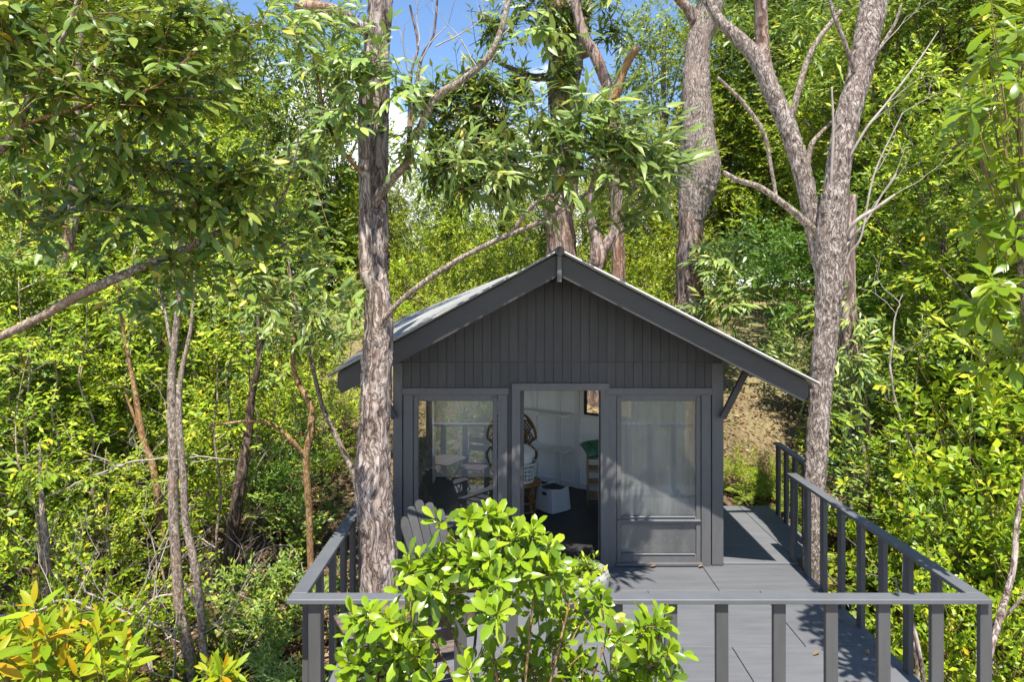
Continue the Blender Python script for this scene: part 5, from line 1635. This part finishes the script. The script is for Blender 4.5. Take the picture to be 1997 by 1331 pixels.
t6 = big_tree('gnarled_tree', 'short gnarled trunk peeping over the roof just right of the ridge', [
    ('trunk', [(1160, 900, 34, 14), (1160, 760, 32, 14), (1160, 620, 30, 14), (1160, 540, 30, 14), (1166, 500, 32, 14), (1162, 465, 22, 14), (1150, 420, 14, 14), (1152, 360, 10, 14)], 24, BB, .18),
    ('branch', [(1170, 500, 22, 14), (1185, 475, 20, 14), (1196, 455, 14, 14), (1198, 430, 9, 14)], 14, BB, .15)], BB, b6, seed=81)
def dapple_crown(t, cl, lmat, L=.17):  # foliage out of view, added for the shade and dapple it casts
    off = BASE[t.name]
    Lf = cat(*[clump_sprays(c, r_, nt, .5, 10, L)[2] for c, r_, nt in cl])
    link_mesh('crown', leaves_mesh('crown', (Lf[0] - off, *Lf[1:]), T_LOW, lmat), t, kind='stuff')


dapple_crown(t1, [((-2.2, 6.9, 8.2), .8, 30), ((-1.2, 7.4, 9.0), .8, 30), ((-2.6, 8.0, 9.4), .9, 34), ((-1.6, 8.4, 8.6), .7, 26)], M['lf_long'])
dapple_crown(t3, [((6.6, 8.6, 9.8), 1.0, 40), ((7.2, 10.0, 10.2), 1.0, 40)], M['lf_forest'])
dapple_crown(t2, [((4.6, 15.6, 11.5), 1.1, 40), ((6.4, 15.0, 11.8), 1.0, 34), ((3.4, 16.0, 12.4), 1.2, 50)], M['lf_forest'])

# 5. brown trunk at the right behind the deck
b7 = tuple(P(1672, 960, 10.3))
t7 = big_tree('stringybark_tree', 'stout brown stringy trunk behind the far railing at right', [
    ('trunk', [(1690, 1020, 74, 10.3), (1684, 920, 60, 10.3), (1674, 860, 56, 10.3), (1666, 800, 54, 10.3), (1658, 720, 44, 10.3), (1652, 640, 36, 10.3), (1650, 520, 30, 10.3), (1660, 380, 26, 10.3)], 36, BB, .16),
    ('vine_stem', [(1690, 960, 8, 10.0), (1682, 850, 8, 10.0), (1664, 740, 9, 10.0), (1650, 660, 8, 10.0)], 8, BL, .05)], BB, b7, seed=91, fy=.08)
Lf, seg = px_clumps([(1660, 700, 40, 60, 9.9, 22), (1650, 600, 50, 50, 10.2, 18), (1700, 740, 40, 40, 9.9, 14), (1640, 780, 30, 30, 9.9, 8)], .17, 9, 2.8, droop=.6)
link_mesh('foliage', leaves_mesh('foliage', (Lf[0] - np.array(b7), *Lf[1:]), T_LAN1, M['lf_long']), t7, kind='stuff')
add_twigs(seg, t7, M['twig'])

# 6. slender trees on the left
def slender(label, stems, leaves, L, lm, tm, seed, nparts=0, name='slender_tree'):
    b = tuple(P(stems[0][1][0][0], stems[0][1][0][1], stems[0][1][0][3]))
    t = big_tree(name, label, stems, BO, b, seed=seed, freq=30, fy=.4)
    if leaves:
        Lf, seg = px_clumps(leaves, L, 9, 3.0, droop=.45)
        if nparts: leaf_parts(t, Lf, tm, lm, nparts)
        else: link_mesh('foliage', leaves_mesh('foliage', (Lf[0] - np.array(b), *Lf[1:]), tm, lm), t, kind='stuff')
        add_twigs(seg, t, M['twig'])
    return t


slender('thin mottled grey brown tree, left one of the pair rising from the bottom edge', [
    ('trunk', [(395, 1390, 30, 7.2), (372, 1290, 24, 7.2), (352, 1190, 22, 7.2), (345, 1100, 20, 7.2), (338, 1000, 20, 7.2), (338, 880, 20, 7.2), (336, 760, 17, 7.2), (340, 680, 15, 7.2), (348, 590, 12, 7.2), (355, 480, 8, 7.2), (350, 330, 3, 7.3)], 14, BL, .06),
    ('branch', [(340, 1160, 5, 7.2), (300, 1168, 5, 7.1), (262, 1205, 4, 7.0), (225, 1230, 3, 7.0)], 8, M['dead'], .05),
    ('branch', [(336, 690, 7, 7.2), (320, 600, 6, 7.3), (300, 520, 4, 7.3)], 7, BL, .05)],
    [(340, 470, 70, 60, 7.2, 18), (430, 560, 70, 60, 7.3, 16), (300, 560, 60, 60, 7.5, 14)], .13, M['lf_dark'], T_ELL1, 101)
slender('thin grey tree, right one of the pair rising from the bottom edge', [
    ('trunk', [(405, 1390, 20, 7.0), (398, 1280, 17, 7.0), (388, 1160, 16, 7.0), (376, 1085, 16, 7.0), (362, 1020, 14, 7.0), (358, 930, 13, 7.0), (350, 830, 12, 7.0), (352, 740, 10, 7.0), (372, 640, 7, 7.0), (380, 520, 3, 7.0)], 12, BL, .06),
    ('branch', [(385, 1190, 8, 7), (372, 1160, 8, 7), (362, 1140, 7, 7.05)], 8, BL, .05)], [], .1, None, None, 103)
slender('pale slim leaning tree between the shrubs left of the thin pair', [
    ('trunk', [(318, 1060, 15, 9.0), (300, 920, 14, 9.0), (280, 865, 14, 9.0), (268, 800, 12, 9.0), (258, 735, 10, 9.0), (240, 640, 7, 9.0), (225, 520, 3, 9.0)], 10, BO, .05),
    ('branch', [(280, 860, 7, 9), (262, 815, 6, 9), (245, 770, 4, 9)], 7, BO, .05)], [(240, 620, 60, 50, 9, 12)], .11, M['lf_shrub'], T_ELL1, 105)
slender('orange barked sapling with a crooked fork just left of the shed roof corner', [
    ('trunk', [(606, 1120, 15, 8.6), (604, 1060, 14, 8.6), (602, 980, 13, 8.6), (597, 895, 14, 8.6), (606, 840, 16, 8.6), (604, 790, 14, 8.6), (580, 745, 12, 8.6), (570, 700, 9, 8.6), (575, 620, 6, 8.6), (560, 520, 2, 8.6)], 12, BO, .06),
    ('branch', [(598, 895, 9, 8.6), (570, 862, 9, 8.5), (535, 832, 8, 8.5), (490, 822, 7, 8.4), (405, 832, 4, 8.4)], 8, BO, .05)],
    [(575, 660, 50, 40, 8.6, 10), (620, 620, 50, 40, 8.4, 12), (530, 620, 70, 50, 8.2, 14)], .16, M['lf_long'], T_LAN2, 107, 60)
slender('thin grey sapling leaning left beside the flaky deck tree', [
    ('trunk', [(712, 1110, 14, 8.8), (704, 1010, 13, 8.8), (690, 930, 12, 8.8), (655, 850, 11, 8.8), (628, 790, 10, 8.8), (606, 700, 9, 8.8), (588, 640, 7, 8.8), (570, 560, 5, 8.8), (555, 450, 2, 8.8)], 10, BL, .05)],
    [(640, 640, 70, 50, 8.4, 14), (560, 540, 60, 50, 8.4, 12), (690, 600, 40, 40, 8, 8)], .16, M['lf_long'], T_LAN2, 109, 60)
slender('dark red brown leaning trunk in the shade of the left undergrowth', [
    ('trunk', [(440, 1170, 25, 9.2), (446, 1110, 24, 9.2), (455, 1020, 24, 9.2), (470, 940, 24, 9.2), (482, 870, 20, 9.2), (490, 780, 15, 9.2), (505, 690, 10, 9.2), (500, 580, 4, 9.2)], 14, BD, .12)], [(500, 700, 70, 60, 9.4, 14)], .14, M['lf_dark'], T_ELL1, 111)
slender('short straight thin trunk at the lower left edge of the litter patch', [
    ('trunk', [(103, 1290, 17, 7.2), (100, 1215, 16, 7.2), (96, 1130, 15, 7.2), (88, 1060, 14, 7.2), (80, 960, 9, 7.2), (78, 860, 3, 7.2)], 10, BL, .06)], [(90, 930, 60, 50, 7.2, 12)], .10, M['lf_yellow'], T_ELL1, 113)
slender('pale thick trunk showing between leaves high at the left', [
    ('trunk', [(95, 900, 34, 11), (105, 720, 30, 11), (120, 560, 26, 11), (140, 430, 24, 11), (148, 340, 20, 11), (150, 200, 14, 11), (160, 40, 6, 11)], 14, BB, .1)], [], .1, None, None, 115)

slender('pale thin leaning trunk outside the front right corner of the railing', [
    ('trunk', [(1880, 1420, 14, 5.6), (1925, 1290, 13, 5.6), (1950, 1200, 13, 5.7), (1975, 1110, 12, 5.8), (1985, 1010, 10, 5.9), (2005, 900, 7, 6.0)], 10, BP, .06),
    ('branch', [(1945, 1215, 8, 5.7), (1990, 1170, 6, 5.6), (2020, 1100, 4, 5.6)], 7, BP, .05)], [], .1, None, None, 117)
slender('pale slim double stem seen between the last front balusters at right', [
    ('trunk', [(1812, 1420, 10, 6.2), (1800, 1320, 10, 6.2), (1785, 1240, 9, 6.2), (1765, 1160, 7, 6.3), (1762, 1060, 4, 6.3)], 9, BP, .05),
    ('trunk', [(1790, 1420, 8, 6.3), (1788, 1310, 8, 6.3), (1775, 1230, 6, 6.3), (1745, 1130, 4, 6.3)], 8, BP, .05)], [], .1, None, None, 119)

for i, (lab, pts) in enumerate([
    ('long pale arching dead branch across the left undergrowth', [(60, 985, 5, 7.4), (180, 930, 7, 7.3), (260, 905, 7, 7.2), (350, 897, 5, 7.2), (443, 910, 3, 7.1)]),
    ('low grey dead branch lying across the litter near the lower left shrub', [(0, 1202, 6, 6.6), (80, 1180, 7, 6.6), (130, 1155, 8, 6.6), (240, 1190, 7, 6.7), (330, 1196, 4, 6.8)]),
    ('forked dead branch propped over the brown litter at left', [(140, 1120, 5, 6.9), (185, 1165, 7, 6.9), (250, 1192, 7, 6.9), (345, 1235, 6, 6.9)]),
    ('thin white dead branch standing among the right shrubs', [(1792, 905, 9, 9.2), (1765, 850, 8, 9.2), (1738, 770, 8, 9.2), (1727, 690, 7, 9.2), (1733, 620, 5, 9.2), (1746, 572, 3, 9.2)]),
]):
    p_, r_ = PX(pts)
    sp = spline(np.column_stack([p_, r_ * .55]), 30)
    sp[1:, :3] += np.cumsum(rng.normal(size=(29, 3)) * .008, 0)
    segs, tips = [], []
    segs += [(sp[q, :3], sp[q + 1, :3], sp[q, 3], sp[q + 1, 3]) for q in range(29)]
    for q in (6, 11, 16, 20, 24, 27):
        grow(sp[q, :3], unit(rng.normal(size=3) + np.array((0, 0, .6))), .45, .005, 2, segs, tips, .4, 2, .5, .03)
    tag(link_mesh('dead_branch', sticks_mesh('dead_branch', segs, M['dead'], 6)), lab, 'branch')

# ------------------------------------------------------------------ near foliage
# long limb reaching in from the left with its dark leaves
b8 = tuple(P(-420, 900, 4.7))
t8 = big_tree('overhanging_tree', 'tree outside the left edge whose long bare limb and dark glossy leaves reach across', [
    ('trunk', [(-420, 1900, 110, 4.7), (-420, 1200, 90, 4.7), (-400, 800, 84, 4.7), (-380, 300, 76, 4.7), (-360, -200, 60, 4.7)], 20, BL, .08),
    ('limb', [(-400, 830, 32, 4.7), (-220, 740, 24, 4.75), (-60, 683, 20, 4.8), (60, 628, 18, 4.85), (150, 578, 18, 4.9), (250, 532, 17, 4.95), (340, 494, 15, 5.0), (400, 466, 13, 5.05), (470, 430, 10, 5.1), (545, 392, 6, 5.1), (570, 330, 5, 5.1), (585, 250, 3, 5.1)], 16, BL, .07),
    ('branch', [(-360, 560, 26, 4.6), (-150, 400, 22, 4.5), (0, 290, 20, 4.5), (40, 235, 17, 4.5), (75, 150, 12, 4.5), (130, 60, 8, 4.5), (160, -40, 5, 4.5)], 12, BL, .07),
    ('branch', [(30, 250, 9, 4.5), (100, 225, 8, 4.4), (200, 200, 6, 4.4), (300, 170, 5, 4.3), (380, 100, 4, 4.3)], 8, BO, .06),
    ('branch', [(440, 445, 7, 5.05), (390, 380, 7, 5.0), (330, 330, 6, 4.9), (260, 300, 4, 4.9)], 8, BO, .06)], BL, b8, seed=121)
Lf, seg = px_clumps([(90, 60, 120, 70, 4.5, 26), (230, 60, 120, 70, 4.4, 28), (330, 110, 90, 70, 4.4, 24), (130, 160, 110, 70, 4.4, 26), (260, 200, 110, 70, 4.4, 28), (330, 190, 70, 60, 4.5, 18), (60, 250, 80, 60, 4.5, 16), (200, 290, 90, 50, 4.6, 16),
                     (300, 330, 90, 60, 4.8, 24), (420, 340, 90, 60, 4.9, 26), (500, 330, 60, 50, 5.0, 16), (380, 410, 110, 60, 4.9, 28), (480, 410, 70, 60, 5.0, 16), (250, 410, 80, 50, 4.8, 16), (90, 440, 60, 40, 4.8, 9), (400, 530, 90, 50, 5.0, 16), (500, 560, 60, 60, 5.0, 10), (540, 470, 50, 60, 5.1, 9), (330, 520, 60, 50, 5.0, 8), (170, 480, 60, 50, 4.8, 8), (20, 120, 60, 80, 4.5, 14), (380, 30, 70, 50, 4.5, 14), (460, 70, 60, 60, 4.6, 12), (440, 180, 60, 60, 4.7, 12), (560, 60, 50, 50, 5.0, 8), (20, 20, 70, 40, 4.3, 14), (150, 370, 70, 40, 4.8, 12), (600, 420, 50, 60, 5.2, 8), (20, 400, 50, 60, 4.8, 8), (620, 520, 50, 50, 5.2, 8), (280, 590, 60, 40, 5.0, 7)],
                    .13, 10, 3.8, bias=(.25, 0, 0), droop=.4, dens=.72)
leaf_parts(t8, Lf, T_ELL2, M['lf_dark'], 300)
add_twigs(seg, t8, M['bark_orange'])

# bright shrub in front of the railing
yb_ = 3.5
b9 = (-.05, 3.4, float(gz(np.array([-.05]), np.array([3.4]))[0]))
t9 = thing('leafy_bush', 'bright green glossy leaved bush rising in front of the deck railing', 'bush', b9)
ox = np.array([650, 700, 760, 800, 850, 900, 950, 1000, 1040, 1080, 1130, 1180, 1230, 1290, 1340])
oy = np.array([1300, 1185, 1205, 1085, 1100, 1035, 985, 1030, 1022, 1080, 1125, 1150, 1205, 1190, 1262])
O, D = [], []
cl_ = [(820, 1105, 3.5), (868, 1095, 3.4), (935, 1030, 3.5), (960, 1010, 3.6), (1040, 1045, 3.5), (720, 1212, 3.3), (762, 1235, 3.3), (690, 1305, 3.3), (900, 1080, 3.4), (1000, 1090, 3.4), (1080, 1120, 3.4), (1230, 1235, 3.4), (1280, 1235, 3.4), (1290, 1290, 3.4), (850, 1150, 3.4), (960, 1120, 3.3)]
while len(cl_) < 62:
    px = rng.uniform(665, 1300); top = np.interp(px, ox, oy)
    cl_.append((px, top + 25 + rng.random() ** 1.1 * (1540 - top), yb_ + rng.normal() * .3))
for px, py, Y in cl_:
    for q in range(5):
        O.append(P(px + rng.normal() * 23, max(py + rng.normal() * 23, float(np.interp(px, ox, oy)) + 12), Y + rng.normal() * .08))
        D.append((rng.normal() * .5 + (px - 985) / 600, -.7 + rng.normal() * .4, .75))
edge = [(950, 985), (935, 1015), (1040, 1018), (1060, 1040), (815, 1075), (795, 1070), (850, 1095), (870, 1075), (905, 1045), (700, 1190), (740, 1195), (665, 1290), (680, 1262), (1100, 1115), (1290, 1185), (1330, 1262), (1250, 1215), (1000, 1040), (780, 1205), (720, 1180)]
for px, py in edge:
    O.append(P(px, py + 14, yb_ + rng.normal() * .12)); D.append(((px - 985) / 600, -.4, .9))
O = np.array(O); D = unit(np.array(D))
Lf = rosettes(O, D, 9, .097, .35, 1.75, .075, .22)
leaf_parts(t9, Lf, T_OBO2, M['lf_bush'], 300)
hub = [np.array((-.05, 3.45, -1.8)), np.array((-.03, 3.48, .3)), np.array((.05, 3.5, .9))]
mb = MB(); mb.tube(spline(hub, 10), np.linspace(.035, .02, 10), 9); mb.build('trunk', M['bark_orange'], t9)
limbs = []
for px, py in [(940, 1100), (1045, 1120), (800, 1150), (1200, 1210), (720, 1260), (1290, 1260), (880, 1230), (1110, 1180)]:
    e = P(px, py, yb_ + rng.normal() * .1)
    s = hub[1] + (hub[2] - hub[1]) * rng.random()
    pl = spline([s, (s + e) / 2 + np.array((0, 0, -.08)), e], 12)
    limbs.append(pl)
    MB().tube(pl, np.linspace(.012, .005, 12), 7).build('branch', M['bark_orange'], t9)
LP = np.concatenate(limbs)
seg = []
for o, d_ in zip(O, D):
    c = LP[LP[:, 2] < o[2] - .02]
    if not len(c): c = LP
    q = c[np.argmin(((c - o) ** 2).sum(1))]
    mid = (q + o) / 2 - np.array((0, 0, .02)) - d_ * .02
    seg += [(q, mid, .0045, .0035), (mid, o, .0035, .0025)]
add_twigs(seg, t9, M['bark_orange'])

# yellow and orange leaved shrub at the lower left
b10 = (-2.35, 3.9, float(gz(np.array([-2.35]), np.array([3.9]))[0]))
t10 = thing('croton_shrub', 'yellow green shrub with scattered orange leaves in the bottom left corner', 'shrub', b10)
O, D = [], []
for k in range(150):
    px = rng.uniform(-40, 250); top = np.interp(px, [-40, 0, 60, 120, 200, 250], [1230, 1225, 1180, 1190, 1190, 1240])
    py = top + rng.random() ** 1.2 * (1460 - top)
    O.append(P(px, py, 3.9 + rng.normal() * .25)); D.append((rng.normal() * .4, rng.normal() * .4 - .1, 1))
for k in range(26):
    O.append(P(rng.uniform(355, 470), rng.uniform(1290, 1400), 4.2 + rng.normal() * .15)); D.append((rng.normal() * .4, rng.normal() * .4 - .1, 1))
O = np.array(O); D = unit(np.array(D))
leaf_parts(t10, rosettes(O, D, 8, .13, .4, 1.6, .08), leaf_template('ellipse', .30, .15, .25, 2), M['lf_orange'], 220)
add_twigs([(np.array((-2.3 + (o[0] + 2.3) * .45, 3.95, -.6 + (o[2] + .4) * .3)), o, .005, .003) for o in O], t10, M['twig'])

# large leaved tree leaning in from the right
b11 = tuple(P(2075, 1500, 4.7))
t11 = big_tree('umbrella_tree', 'tree at the right edge with big drooping yellow green umbrella leaves', [
    ('trunk', [(2075, 1700, 26, 4.7), (2050, 1100, 24, 4.7), (2010, 700, 20, 4.7), (1994, 520, 17, 4.7), (1993, 340, 15, 4.7), (2000, 100, 13, 4.7), (2010, -100, 10, 4.7)], 12, BL, .05),
    ('branch', [(1993, 250, 7, 4.7), (1950, 210, 6, 4.65), (1900, 260, 5, 4.6), (1858, 290, 3, 4.6)], 7, M['twig'], .03)], BL, b11, seed=131)
O, D = [], []
for px, py in [(1960, 70), (1925, 110), (1975, 150), (1900, 200), (1950, 210), (1870, 230), (1985, 240), (1930, 275), (1960, 350), (1905, 370), (1985, 400), (1930, 440), (1895, 430), (1960, 480), (1915, 540), (1975, 560), (1945, 600), (1900, 610), (1970, 650), (1925, 690), (1990, 60), (2010, 300), (2020, 480), (2030, 180), (2040, 600), (1985, 690), (1940, 30)]:
    for q in range(3):
        O.append(P(px + rng.normal() * 22, py + rng.normal() * 15, 4.65 + rng.normal() * .25)); D.append((-.35 + rng.normal() * .3, -.3 + rng.normal() * .3, .8))
O = np.array(O); D = unit(np.array(D))
leaf_parts(t11, rosettes(O, D, 8, .165, 1.0, 1.9, .02), leaf_template('obovate', .40, .30, .15, 2), M['lf_umbrella'], 280)
add_twigs([(np.array(P(1996, 560 + (CAMZ - o[2]) * 40, 4.7)) * .5 + o * .5, o, .006, .004) for o in O], t11, M['twig'])

# plants in the stone planter
pl = thing('planter_plant', 'wispy green and brown plant growing in the stone bowl', 'plant', (.76, 7.0, .31))
rng = np.random.default_rng(5)
nb = 70
D_ = unit(np.column_stack([rng.normal(size=(nb, 2)) * .75, np.ones(nb)]))
o_ = link_mesh('blades', leaves_mesh('blades', (np.column_stack([rng.normal(size=(nb, 2)) * .08, np.full(nb, 0)]), D_, -D_ * np.array((1, 1, -.2)), rng.uniform(.10, .26, nb)), leaf_template('lance', .10, .6, .2, 2), M['lf_grass']), pl, kind='stuff')
Lf = rosettes(np.column_stack([rng.normal(size=(22, 2)) * .13, rng.uniform(.03, .16, 22)]), rdir(22) * .5 + np.array((0, 0, 1.)), 8, .08)
link_mesh('foliage', leaves_mesh('foliage', Lf, T_ELL2, M['lf_shrub']), pl, kind='stuff')

# leaves fallen on the deck, one object each
lm = bpy.data.meshes.new('fallen_leaf')
lm.from_pydata(T_ELL2[0].tolist(), [], T_ELL2[1]); lm.materials.append(M['lf_litter'])
for px, py, lab in [(1268, 1110, 'pale dry leaf lying by the sill of the right window'), (1372, 1107, 'brown dry leaf lying at the foot of the right corner board'),
                    (1598, 1276, 'pinkish dry leaf lying on the open deck between two front balusters'), (1650, 1216, 'curled dry leaf in the leaf shadow on the deck'),
                    (1692, 1272, 'pale dry leaf at the lower edge of the leaf shadow on the deck')]:
    Y = CAMZ * FPX / (py - VPY)
    o = bpy.data.objects.new('fallen_leaf', lm)
    COL.objects.link(o)
    o.location = ((px - VPX) * Y / FPX, min(Y, 7.93), .022); o.scale = (.085, .1, .085)
    o.rotation_euler = (R(rng.uniform(-10, 10)), R(rng.uniform(-15, 5)), rng.random() * 6.28)
    tag(o, lab, 'leaf')

# each member of a look-alike group is told apart by its place in its row
ORD = ['first', 'second', 'third', 'fourth', 'fifth', 'sixth', 'seventh', 'eighth', 'ninth', 'tenth', 'eleventh', 'twelfth', 'thirteenth', 'fourteenth', 'fifteenth', 'sixteenth', 'seventeenth', 'eighteenth', 'nineteenth', 'twentieth']
ORD += ['twenty-' + w for w in ORD[:9]] + ['thirtieth'] + ['thirty-' + w for w in ORD[:9]]
groups = {}
for o in list(COL.objects):
    if o.parent is None and o.get('group') and o.get('category') and o['group'] not in ('distant forest trees', 'distant bushes', 'railings round the deck'):
        groups.setdefault((o['group'], o['label']), []).append(o)
for (g, lab), os_ in groups.items():
    if len(os_) < 2: continue
    os_.sort(key=lambda o: o.location.x / max(o.location.y, .5))
    for i, o in enumerate(os_):
        o['label'] = ' '.join(lab.split()[:11]) + ', ' + (ORD[i] + ' from the left' if i < len(os_) - 1 else 'the rightmost of them')
